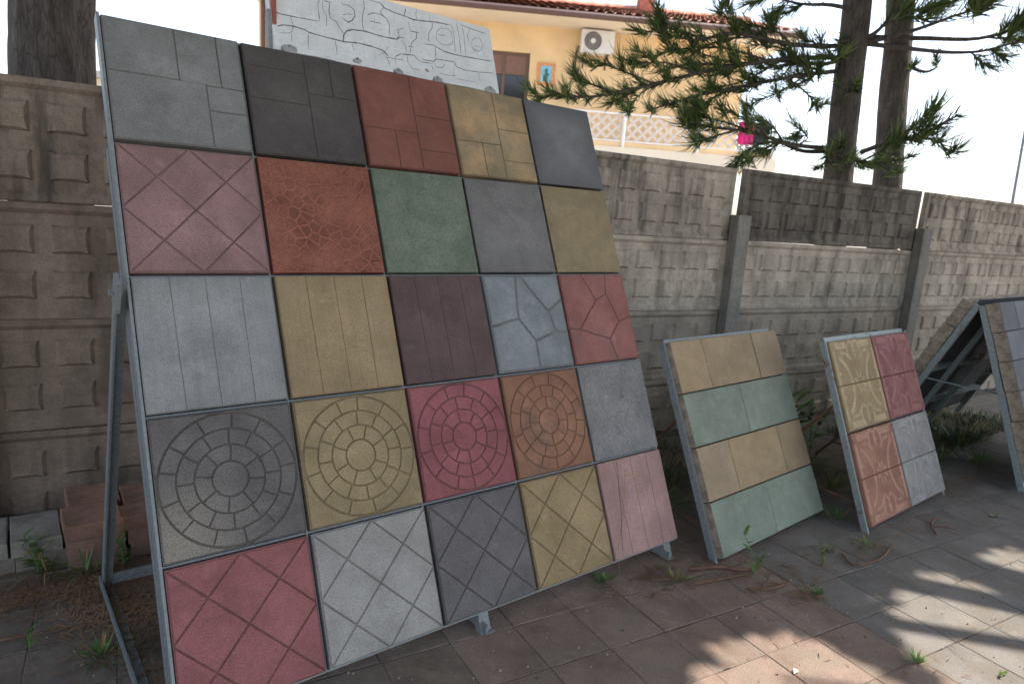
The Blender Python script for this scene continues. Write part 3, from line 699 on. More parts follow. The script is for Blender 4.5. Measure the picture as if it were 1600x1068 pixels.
for (r, c), (hi, lo, nm) in fcol.items():
    mh = concrete('floral_hi_%d%d' % (r, c), alb(hi), .18, .18); ml = concrete('floral_lo_%d%d' % (r, c), alb(lo), .3, .22, bump=.8)
    for half in (0, 1):
        loc = Vector((c * S3, 0, .03)) + U_ * (S3 * (1 - r) + (.5025 * S3 if half else 0) + .003)
        o = link('floral_tile', floral_half(half, [mh, ml], S3), b3, loc, rt); o['label'] = nm + ' half tile with raised floral pattern'
stand(b3, U_, N_, .963, .97, M['steel_rust'], .034, (.05, .9))

# A-frame at the right edge
b4 = thing('block_trestle_rack', (4.94, 1.09, 0), 'rusty pale green A-frame rack clad with blue grey blocks on both slopes', 'display rack')
blu = [concrete('block_blue_%d' % i, alb(c), .2, .15, bump=.4) for i, c in enumerate([(88, 90, 98), (82, 84, 91)])]
tf = math.atan2(.40, 1.085); tb = R(-24.5); W4 = 1.5
for nm, y0, ti, sgn in (('front', 0., tf, 1), ('back', .42 + .48, tb, -1)):
    U4 = Vector((0, math.sin(ti), math.cos(ti))); N4 = Vector((0, -math.cos(ti), math.sin(ti))) * sgn
    base = Vector((0, y0, .01)) if sgn > 0 else Vector((0, .42, 1.09)) - U4 * 1.12
    Lh = 1.15 if sgn > 0 else 1.12
    for x in (0.0, W4):
        mb = MB(); mb.bar(base + Vector((x, 0, 0)), base + U4 * Lh + Vector((x, 0, 0)), .034, .034, 0, N4); mb.build('side_rail', M['steel_rust'], b4)
    for v in ((.03, .40, .75, Lh - .02) if sgn > 0 else (.28, .62, Lh - .03)):
        mb = MB(); mb.bar(base + U4 * v + Vector((.018, 0, 0)), base + U4 * v + Vector((W4 - .018, 0, 0)), .03, .03, 0, N4); mb.build('cross_rail', M['steel_rust'], b4)
    mb = MB(); mb.bar(base + U4 * (.62 if sgn < 0 else .57) + Vector((.02, 0, 0)) + N4 * .018, base + U4 * (.62 if sgn < 0 else .57) + Vector((W4 - .02, 0, 0)) + N4 * .018, 1.06 if sgn < 0 else 1.06, .002, 0, N4); mb.build('back_plate', plain('dark_plate_' + nm, (.05, .05, .052), .7, .3), b4)
    n4 = 6 if sgn > 0 else 5; bh = .183; v0 = .06 if sgn > 0 else .20
    for k in range(n4):
        for j in range(3):
            rr = random.Random(k * 7 + j + sgn); x0 = j * .5 - (.25 if k % 2 else 0); x1 = x0 + .497
            x0 = max(-.012, x0); x1 = min(W4 + .012, x1)
            o = link('paving_block', block_mesh(x1 - x0, bh - .004, .075, blu[(k + j) % 2]), b4, base + U4 * (v0 + bh * k) + N4 * (.096 + rr.uniform(-.003, .003)) + Vector((x0 if sgn > 0 else x1, 0, 0)))
            o.rotation_euler = (math.pi / 2 - ti, 0, 0) if sgn > 0 else (math.pi / 2 + ti, 0, math.pi)
    if sgn < 0:
        for x in (.0, .7, W4):
            mb = MB(); mb.bar(base + U4 * .55 + Vector((x + .02, 0, 0)), Vector((x + .02, .18, .56)), .03, .006, 0); mb.build('tie_bar', M['steel_rust'], b4)
        for x in (.35, .8):
            mb = MB(); mb.bar(base + U4 * 1.0 + Vector((x, -.03, 0)), base + U4 * .02 + Vector((x, -.03, 0)), .045, .03, 0, N4); mb.build('inner_strut', M['steel_rust'], b4)

# ------------------------------------------------------------------ stacked pavers by the fence
stk_r = [concrete('stack_red_%d' % i, alb(c), .25, .3, alb((88, 76, 66)), .6, bump=.7) for i, c in enumerate([(134, 98, 82), (118, 90, 78), (106, 86, 76)])]
stk_g = [concrete('stack_grey_%d' % i, alb(c), .25, .3, alb((80, 70, 60)), .6, bump=.7) for i, c in enumerate([(122, 117, 111), (108, 101, 95)])]
lay = ['lowest', 'middle', 'topmost']
def stack(x0, y0, wd, dp, n, mats, what, yaw, hh=.06):
    for k in range(n):
        rr = random.Random(int(x0 * 100 + y0 * 10) + k)
        mb = MB(); mb.box((0, 0, 0), (wd, dp, hh - .001), 0, .004)
        o = mb.build('paving_slab', mats[(n - 1 - k) % len(mats)], None, (x0 + rr.uniform(-.006, .006) + (.012 if k < n - 1 else 0), y0 + rr.uniform(-.004, .004), k * hh + .004), (0, 0, yaw + rr.uniform(-.02, .02)))
        tag(o, (lay[k] if n == 3 else ('lower', 'upper')[k]) + ' ' + what, 'paving slab', 'slabs stacked against the fence')
stack(.212, 2.885, .196, .205, 3, stk_r, 'reddish slab of the front left red stack by the fence', -.03)
stack(.25, 3.10, .185, .19, 3, stk_r, 'reddish slab of the back left red stack by the fence', -.03)
stack(.418, 2.875, .2, .125, 3, stk_r, 'reddish slab of the front stack behind the rack leg', -.03)
stack(.44, 3.01, .2, .2, 3, stk_r, 'reddish slab of the back stack behind the rack leg', -.03)
stack(.052, 2.965, .163, .265, 2, stk_g, 'grey slab of the stack left of the red slabs', -.05)
stack(-.14, 2.985, .185, .265, 2, stk_g, 'grey slab of the stack at the left picture edge', -.05)

# ------------------------------------------------------------------ house
HP = Vector((12.5, 12.9, 0)); HD = Vector((.829, -.5593, 0)); HN = Vector((-.5593, -.829, 0)); HY = math.atan2(HD.y, HD.x)
house = thing('yellow_house', HP, 'two storey yellow rendered house with red tiled roof and lattice balcony', 'house', rz=HY)
# local: x along facade, -y towards camera, z up
ywall = plain('yellow_render', (.74, .53, .29), .9, .10, 1.2, .1); cream = plain('cream_render', (.68, .60, .48), .9, .05, 1.5); whitep = plain('white_paint', (.72, .70, .68), .7, .05, 3)
brown = plain('brown_metal', (.10, .055, .048), .55, .1); terra = plain('roof_terracotta', (.52, .26, .185), .9, .3, 5); dglass = NT('dark_window_glass').done((.03, .033, .035), .08, None, .6)
shut = plain('brown_shutter', (.22, .12, .09), .6, .1); frm = plain('window_frame_wood', (.14, .085, .06), .6, .1)
XL, XR = -8.15, 3.75
mb = MB()
for (a, b) in (((XL, 0, -.1), (-2.95, .3, 5.9)), ((-1.67, 0, -.1), (XR, .3, 5.9)), ((-2.95, 0, -.1), (-1.67, .3, 3.2)), ((-2.95, 0, 5.27), (-1.67, .3, 5.9))): mb.box(a, b)
mb.box((XL, .3, -.1), (XL + .3, 8, 5.9)); mb.box((XR - .3, .3, -.1), (XR, 8, 5.9)); mb.box((XL + .3, 7.7, -.1), (XR - .3, 8, 5.9))
mb.build('wall', ywall, house)
win = MB(); 
for (a, b) in (((-2.95, .08, 5.19), (-1.67, .2, 5.268)), ((-2.95, .08, 3.22), (-2.87, .2, 5.19)), ((-1.75, .08, 3.22), (-1.67, .2, 5.19)), ((-2.34, .08, 3.22), (-2.26, .2, 5.19))): win.box(a, b)
wo = win.build('window', frm, house)
mb = MB(); mb.box((-2.87, .13, 3.22), (-2.34, .15, 5.19)); mb.build('pane', dglass, wo); mb = MB(); mb.box((-2.26, .13, 3.22), (-1.75, .15, 5.19)); mb.build('pane', dglass, wo)
mb = MB()
for k in range(8): mb.box((-2.866, .09, 4.76 + .054 * k), (-2.343, .125, 4.808 + .054 * k)); mb.box((-2.257, .09, 4.76 + .054 * k), (-1.754, .125, 4.808 + .054 * k))
mb.build('roller_shutter', shut, wo)
mb = MB(); mb.box((XL - .05, -1.02, 5.9), (XR + .9, 8.9, 6.0)); mb.build('eave_slab', cream, house)
mb = MB()
mb.tube([(XL - .05, -1.06, 5.97), (XR + .9, -1.06, 5.97)], .075, 10); mb.build('gutter', brown, house)
mb = MB(); mb.tube([(XL + .12, -.1, 5.9), (XL + .12, -.1, .1)], .05, 8); mb.build('downpipe', brown, house)
mb = MB(); mb.box((XL + .2, -.06, .0), (XL + .75, -.005, 5.895)); mb.build('red_pilaster', plain('brick_red_render', (.30, .10, .07), .9), house)
# roof: barrel tile courses, real corrugation
pitch = R(17.5); rx0, rx1 = XL - .1, XR + .95; tw = .22; course = .38; ncol = int((rx1 - rx0) / tw); nrow = 9
mb = MB(); q = 8; rr = random.Random(3)
for r in range(nrow):
    y0 = -1.1 + r * course * math.cos(pitch); z0 = 6.02 + r * course * math.sin(pitch); y1 = y0 + (course + .04) * math.cos(pitch); z1 = z0 + (course + .04) * math.sin(pitch) - .018
    hip = r * .10
    n = len(mb.v); cnt = 0
    for c in range(ncol):
        x = rx0 + c * tw
        jz = rr.uniform(-.008, .008)
        for k in range(q):
            t = k / q; h = .055 * abs(math.sin(math.pi * t)) ** .7 + jz
            mb.v += [(x + t * tw, y0, z0 + h + .02), (x + t * tw, y1, z1 + h)]; cnt += 1
    for i in range(cnt - 1):
        a = n + 2 * i; mb.f.append((a, a + 2, a + 3, a + 1)); mb.mi.append(0)
roof = mb.build('roof', terra, house)
zr = 6.02 + nrow * course * math.sin(pitch); yr = -1.1 + nrow * course * math.cos(pitch)
mb = MB()
for c in range(int((rx1 - rx0) / .4)):
    x = rx0 + c * .4; mb.tube([(x, yr, zr + .03), (x + .41, yr, zr + .045)], [.1, .115], 8)
mb.build('ridge_tiles', terra, roof)
mb = MB(); mb.face([(rx0, yr, zr), (rx1, yr, zr), (rx1, 9.4, 6.0), (rx0, 9.4, 6.0)]); mb.face([(rx1 - .95, -.9, 6.01), (rx1 - .95, 9.2, 6.01), (rx1 - .95, yr, zr - .03)]); mb.face([(rx0 + .1, -.9, 6.01), (rx0 + .1, 9.2, 6.01), (rx0 + .1, yr, zr - .03)]); mb.build('roof_back', terra, roof)
mb = MB(); mb.box((1.33, 1.75, 6.6), (1.73, 2.15, 7.6)); mb.box((1.28, 1.7, 7.6), (1.78, 2.2, 7.68)); mb.build('chimney', plain('chimney_brick', (.30, .11, .075), .9, .25, 8), roof)
# ceramic picture on the wall
pic = thing('ceramic_wall_picture', HP + HD * -1.255 + HN * .002 + Vector((0, 0, 4.55)), 'small blue ceramic picture with orange border on the yellow wall', 'picture', rz=HY)
mb = MB(); mb.box((-.215, -.04, 0), (.215, -.001, .53)); mb.build('border', plain('orange_tile_border', (.60, .27, .10), .5, .35, 30), pic)
mb = MB(); mb.box((-.135, -.048, .08), (.135, -.041, .45)); mb.build('blue_tiles', plain('blue_glaze', (.22, .48, .62), .3, .2, 12), pic)
mb = MB(); mb.poly_prism([(-.07, .09), (.05, .09), (.04, .2), (.085, .27), (.03, .29), (.045, .36), (-.01, .40), (-.045, .35), (-.03, .28), (-.07, .22)], 0, [(-.07, .09), (.05, .09), (.04, .2), (.085, .27), (.03, .29), (.045, .36), (-.01, .40), (-.045, .35), (-.03, .28), (-.07, .22)], .004)
mb.build('dark_motif', plain('dark_glaze', (.06, .14, .10), .4), pic, (0, -.0485, 0), (math.pi / 2, 0, 0))
# air conditioner
ac = thing('air_conditioner', HP + HD * -.09 + Vector((0, 0, 5.30)), 'white outdoor air conditioning unit hung on the yellow wall', 'air conditioner', rz=HY)
acw = plain('ac_casing', (.66, .63, .60), .5, .05)
mb = MB(); mb.box((-.40, -.36, .03), (.40, -.08, .56), 0, .02); mb.build('case', acw, ac)
mb = MB(); mb.tube([(-.125, -.372, .295), (-.125, -.362, .295)], [.215, .215], 28); fan = mb.build('fan_grille', plain('dark_grille', (.055, .05, .05), .6), ac)
mb = MB(); mb.tube([(-.125, -.385, .295), (-.125, -.373, .295)], .062, 16); mb.build('fan_hub', acw, fan)
mb = MB()
for r_ in (.09, .13, .17, .21):
    mb.tube([(-.125 + r_ * math.cos(2 * math.pi * k / 28), -.377, .295 + r_ * math.sin(2 * math.pi * k / 28)) for k in range(29)], .004, 4, 0, False)
mb.build('grille_ring', acw, fan)
for s in (-.28, .28):
    mb = MB(); mb.bar((s, -.34, .012), (s, -.002, .012), .035, .03); mb.bar((s, -.016, .012), (s, -.016, -.28), .035, .03, 0, (0, 1, 0)); mb.build('bracket', brown, ac)
mb = MB(); mb.tube([(-.43, -.18, .2), (-.47, -.12, .05), (-.46, -.03, -.1)], .025, 6); mb.build('hose', brown, ac)
# balcony
mb = MB(); mb.box((-6.5, -1.72, 2.78), (4.1, -.002, 3.06)); bal = mb.build('balcony_slab', cream, house)
mb = MB(); mb.box((-6.5, -1.66, 3.062), (4.05, -1.52, 3.17)); mb.build('balcony_kerb', ywall, bal)
for x in (-5.6, -3.6, -1.4, .44, 2.2, 4.0):
    mb = MB(); mb.tube([(x, -1.68, 2.5), (x, -1.68, 3.86)], .035, 8); mb.build('railing_post', whitep, bal)
for z in (3.2, 3.80):
    mb = MB(); mb.bar((-6.4, -1.62, z), (4.0, -1.62, z), .04, .035); mb.build('railing_bar', whitep, bal)
lat = plain('lattice_wood', (.62, .54, .47), .8, .1)
a_me = MB(); a_me.bar((0, 0, 0), (.56, 0, .56), .062, .012, 0, (0, 1, 0)); a_me = a_me.mesh('lattice_slat', lat)
b_me = MB(); b_me.bar((.56, .013, 0), (0, .013, .56), .062, .012, 0, (0, 1, 0)); b_me = b_me.mesh('lattice_slat', lat)
for k in range(40):
    x = -6.3 + .243 * k
    link('lattice_slat', a_me, bal, (x, -1.60, 3.22)); link('lattice_slat', b_me, bal, (x, -1.60, 3.22))
for nm, x, c, lab, zz in (('hanging_cloth', 3.32, (.55, .02, .16), 'bright pink cloth hung on the balcony rail', 3.33), ('hanging_cloth', 3.68, (.035, .03, .05), 'dark cloth hung on the balcony rail beside the pink one', 3.36)):
    o = thing(nm, HP + HD * x + HN * 1.68 + Vector((0, 0, 3.3)), lab, 'laundry', 'laundry on the balcony', HY); mb = MB(); N = 12
    for i in range(N):
        xa, xb = -.19 + .38 * i / N, -.19 + .38 * (i + 1) / N; fa, fb = .02 * math.sin(i * 1.7), .02 * math.sin((i + 1) * 1.7)
        mb.face([(xa, fa, zz - 3.3), (xb, fb, zz - 3.3), (xb, fb * .3, .54), (xa, fa * .3, .54)]); mb.face([(xb, fb + .012, zz - 3.3), (xa, fa + .012, zz - 3.3), (xa, fa * .3 + .012, .54), (xb, fb * .3 + .012, .54)])
    mb.build('cloth', plain('cloth_' + str(x), c, .9, .15), o, smooth=True)
# pale building far left, behind the fence
far = thing('far_building', at(150, 118, 26) * 1, 'pale beige building just showing over the fence beside the trunk', 'building', rz=-.3); far.location.z = 0
mb = MB(); mb.box((-1.2, 0, -.1), (3, 5, 4.62)); mb.build('wall', cream, far); mb = MB(); mb.box((-1.5, -.3, 4.62), (3.3, 5.3, 4.82)); mb.build('roof_slab', plain('grey_roof_slab', (.3, .29, .28), .9), far)

# utility pole and wires at the right
pb = at(1584, 305, 24); pt = at(1606, 180, 24)
pole = thing('utility_pole', (pb.x, pb.y, 0), 'thin leaning steel utility pole beyond the fence at the right edge', 'pole')
d = (pt - pb) / (pt.z - pb.z); mb = MB(); mb.tube([Vector((0, 0, 0)) - Vector((d.x, d.y, 0)) * pb.z, Vector((0, 0, 9)) + Vector((d.x, d.y, 0)) * (9 - pb.z)], [.045, .03], 10)
mb.build('shaft', plain('pole_grey', (.10, .12, .15), .6), pole)
mb = MB(); e = Vector((0, 0, 8.6)) + Vector((d.x, d.y, 0)) * 7; mb.bar(e - Vector((.5, -.3, 0)), e + Vector((.5, -.3, 0)), .06, .06); mb.build('crossarm', plain('arm_grey', (.2, .2, .2), .7), pole)
for k, (a, b, D, lab) in enumerate((((1330, 128), (1620, 136), 22, 'upper thin overhead cable crossing the sky right of the trunks'), ((1335, 88), (1500, 84), 25, 'faint overhead cable higher up between the conifer trunks'))):
    p0 = at(a[0] - 260, a[1] - 14, D); p1 = at(b[0] + 60, b[1], D); mb = MB()
    mb.tube([p0.lerp(p1, t / 10) - p0 + Vector((0, 0, -.25 * 4 * (t / 10) * (1 - t / 10))) for t in range(11)], .008, 4); o = mb.build('overhead_cable', plain('cable_%d' % k, (.2, .2, .22), .6), None, p0); tag(o, lab, 'cable')

# ------------------------------------------------------------------ trees
def bark(name, c):
    _seed[0] += 1; t = NT(name); co = t.coord((1, 1, .22)); a = t.noise(co, 22, 7, .7); vo = t.n('TexVoronoi', feature='DISTANCE_TO_EDGE'); vo.inputs['Scale'].default_value = 38
    mx = t.n('Mix', data_type='VECTOR'); mx.inputs[0].default_value = .06; t.l(co, mx.inputs[4]); nn = t.n('TexNoise'); nn.inputs['Scale'].default_value = 9; t.l(co, nn.inputs['Vector']); t.l(nn.outputs['Color'], mx.inputs[5]); t.l(mx.outputs[1], vo.inputs['Vector'])
    col = t.mix(t.ramp(a, .35, .7), tuple(x * .6 for x in c), tuple(x * 1.5 for x in c)); col = t.mix(t.ramp(vo.outputs['Distance'], .06, .0, 0, .7), col, tuple(x * .35 for x in c))
    return t.done(col, .95, t.bump(vo.outputs['Distance'], .8, .02, t.bump(a, .7, .012)), .15)
BK1 = bark('pine_bark', (.085, .072, .065)); BK2 = bark('conifer_bark', (.092, .080, .072))
def needle_mat(name, a, b):
    t = NT(name); ge = t.n('NewGeometry'); col = t.mix(ge.outputs['Random Per Island'], a, b); m_ = t.done(col, .5, None, .35)
    tr_ = t.n('BsdfTranslucent'); t.l(col, tr_.inputs[0]); mx = t.n('MixShader'); mx.inputs[0].default_value = .35
    t.l(t.b.outputs[0], mx.inputs[1]); t.l(tr_.outputs[0], mx.inputs[2]); t.l(mx.outputs[0], t.t.nodes['Material Output'].inputs[0])
    return m_
ND = needle_mat('conifer_needles', (.040, .058, .026), (.125, .175, .06)); ND2 = needle_mat('conifer_needles_light', (.11, .18, .05), (.24, .33, .09))
def trunk_mesh(name, pts, rad, mat, k=28, rough=.06):
    mb = MB(); N = len(pts); n = 0; ref = Vector((1, 0, 0))
    for i in range(N):
        for j in range(k):
            a = 2 * math.pi * j / k; r_ = rad[i] * (1 + rough * noise.noise(Vector((math.cos(a) * 3, math.sin(a) * 3, pts[i].z * 2.3))) + rough * .7 * noise.noise(Vector((math.cos(a) * 9, math.sin(a) * 9, pts[i].z * 5))))
            mb.v.append(tuple(pts[i] + Vector((math.cos(a) * r_, math.sin(a) * r_, 0))))
    for i in range(N - 1):
        for j in range(k):
            a = i * k + j; b = i * k + (j + 1) % k; mb.f.append((a, b, b + k, a + k)); mb.mi.append(0)
    return mb.mesh(name, mat, True)
def tuft(mb, p, d, n, L, rr, r, light):
    d = d.normalized(); s1 = d.cross(Vector((0, 0, 1))).normalized(); s2 = s1.cross(d)
    for k in range(n):
        a = rr.random() * 6.283; q = rr.uniform(.1, .75); b = rr.uniform(-.14, .02)
        needle(mb, p + d * b, d + (s1 * math.cos(a) + s2 * math.sin(a)) * q, L * rr.uniform(.6, 1.1), r * rr.uniform(.8, 1.1), Vector((0, 0, rr.uniform(.1, .5))), 1 if rr.random() < light else 0)
def bushy(wood, fol, pts, t0, rr, L, r, light, droop, per=6.):
    """side twigs with brush-like ends, unevenly spaced along a limb"""
    tot = sum((pts[i + 1] - pts[i]).length for i in range(len(pts) - 1)); n = max(2, int(tot * (1 - t0) * per)); N = len(pts) - 1
    for k in range(n):
        t = t0 + (1 - t0) * rr.random() ** .8; i = min(N - 1, int(t * N)); p = pts[i].lerp(pts[i + 1], t * N - i); d = (pts[i + 1] - pts[i]).normalized()
        s1 = d.cross(Vector((0, 0, 1))).normalized() * rr.choice((-1, 1)); ln = rr.uniform(.07, .20)
        e = (d * rr.uniform(.5, 1.1) + s1 * rr.uniform(.3, 1.) + Vector((0, 0, rr.uniform(-.35, .4) if not droop else rr.uniform(-.8, .1)))).normalized()
        q = [p, p + e * ln * .5 + Vector((0, 0, -.02)), p + e * ln + Vector((0, 0, .03 if not droop else -.05))]
        wood.tube(q, [.006, .005, .003], 4); spray(fol, q, .1, 110, L * .85, rr, r, .8, .55 if not droop else -.4, light); tuft(fol, q[-1], q[-1] - q[-2], rr.randrange(15, 27), L, rr, r, min(1, light + .25))
def needle(mb, p, d, L, r, up, mi=0):
    d = d.normalized(); pts = []
    for k in range(4):
        t = k / 3; pts.append(p + d * (L * t) + up * (L * .62 * t * t))
    mb.tube(pts, [r, r * .95, r * .7, r * .15], 3, mi, False)
def spray(mb, pts, t0, dens, L, rr, r=.0075, spread=.85, upc=.45, light=0.):
    """short curved branchlets set all round a limb from t0 to its tip"""
    seg = [(pts[i + 1] - pts[i]).length for i in range(len(pts) - 1)]; tot = sum(seg); n = int(tot * (1 - t0) * dens * 1.9)
    for k in range(n):
        t = t0 + (1 - t0) * (k + rr.random()) / n; s = t * tot; i = 0
        while i < len(seg) - 1 and s > seg[i]: s -= seg[i]; i += 1
        f = min(1, s / seg[i]); p = pts[i].lerp(pts[i + 1], f); d = (pts[i + 1] - pts[i]).normalized()
        a = rr.random() * 2 * math.pi; s1 = d.cross(Vector((0, 0, 1))).normalized(); s2 = s1.cross(d)
        side = s1 * math.cos(a) + s2 * math.sin(a) * .8
        needle(mb, p, d * .75 + side * spread, L * .82 * rr.uniform(.5, 1.15) * (1 - .2 * t), r * rr.uniform(.8, 1.15), Vector((0, 0, upc * rr.uniform(.2, 1.))) + d * .25, 1 if rr.random() < light else 0)
def limb(mbw, pts, r0, r1):
    N = len(pts); mbw.tube(pts, [r0 + (r1 - r0) * i / (N - 1) for i in range(N)], 6)
def smooth(pts, n=4):
    out = []; q = [pts[0]] + pts + [pts[-1]]
    for i in range(1, len(q) - 2):
        for k in range(n):
            t = k / n; p0, p1, p2, p3 = q[i - 1], q[i], q[i + 1], q[i + 2]
            out.append(.5 * ((2 * p1) + (p2 - p0) * t + (2 * p0 - 5 * p1 + 4 * p2 - p3) * t * t + (3 * p1 - p0 - 3 * p2 + p3) * t ** 3))
    out.append(pts[-1]); return out

def whorls(tr, base, top_fn, z0, z1, n, rad, seed, wood, fol, skip=None):
    rr = random.Random(seed)
    for k in range(n):
        z = z0 + (z1 - z0) * (k + .5) / n; p = top_fn(z); Rr = rad * (1 - .75 * (z - z0) / (z1 - z0)) * rr.uniform(.8, 1.1)
        for j in range(5):
            a = 2 * math.pi * (j + rr.uniform(-.25, .25)) / 5 + k * .7; dr = Vector((math.cos(a), math.sin(a), 0))
            pts = smooth([p, p + dr * Rr * .35 + Vector((0, 0, .05)), p + dr * Rr * .7 + Vector((0, 0, .02)), p + dr * Rr + Vector((0, 0, .22))], 3)
            limb(wood, pts, .03, .008); spray(fol, pts, .25, 70, .34, rr, .012)
            for s in (-1, 1):
                for q in (.4, .6, .8):
                    o = pts[int(q * (len(pts) - 1))]; e = (dr + Vector((-dr.y, dr.x, 0)) * s * .9).normalized(); sub = [o, o + e * Rr * .2, o + e * Rr * .38 + Vector((0, 0, .08))]
                    spray(fol, sub, .05, 60, .32, rr, .012)

def conifer(root_px, px_top, D, r_px, label, branches, seed, crown_rad):
    a = at(*root_px, D); b = at(*px_top, D * 1.0); sl_ = (b - a) / (b.z - a.z)
    def ax(z): return Vector((a.x + sl_.x * (z - a.z), a.y + sl_.y * (z - a.z), z))
    base = ax(-.08); tr = thing('conifer_tree', base, label, 'tree'); ht = 8.5
    zs = [-.08 + (ht + .08) * i / 70 for i in range(71)]
    tm = trunk_mesh('trunk', [ax(z) - base for z in zs], [max(.012, r_px * (1.12 - .06 * z) if z < 4.5 else r_px * .85 * (1 - (z - 4.5) / 4.3)) for z in zs], BK2, 24, .07)
    link('trunk', tm, tr)
    wood = MB(); fol = MB(); rr = random.Random(seed)
    for br in branches:
        wood = MB(); pts = smooth([(at(px, py, dd) - base) for px, py, dd in br['p']]); limb(wood, pts, br.get('r', .022), .006)
        dl = br.get('L', .26) * .8; bushy(wood, fol, pts, br.get('t0', .3), rr, dl, br.get('nr', .0042), br.get('light', .2), br.get('up', .45) < 0)
        spray(fol, pts, br.get('t0', .3) + .1, br.get('dens', 120) * .4, dl, rr, br.get('nr', .0042), br.get('spread', .9), br.get('up', .45), br.get('light', .15))
        for tw_ in br.get('tw', []):       # twigs leaving the limb
            q = smooth([(at(px, py, dd) - base) for px, py, dd in tw_]); limb(wood, q, .010, .004); bushy(wood, fol, q, .2, rr, dl, br.get('nr', .0042), br.get('light', .25), br.get('up', .45) < 0, 7.); tuft(fol, q[-1], q[-1] - q[-2], 16, dl, rr, .0046, .5); spray(fol, q, .25, 60, dl * .95, rr, br.get('nr', .0042), br.get('spread', .9), br.get('up', .45), br.get('light', .2))
        wood.build('limb', BK2, tr, smooth=True)
    wood = MB(); whorls(tr, base, lambda z: ax(z) - base, 4.1, ht, 6, crown_rad, seed + 50, wood, fol)
    tag(wood.build('upper_limbs', BK2, tr, smooth=True), kind='stuff'); fol.build('crown', [ND, ND2], tr)
    return tr
D1, D2 = 7.2, 7.7
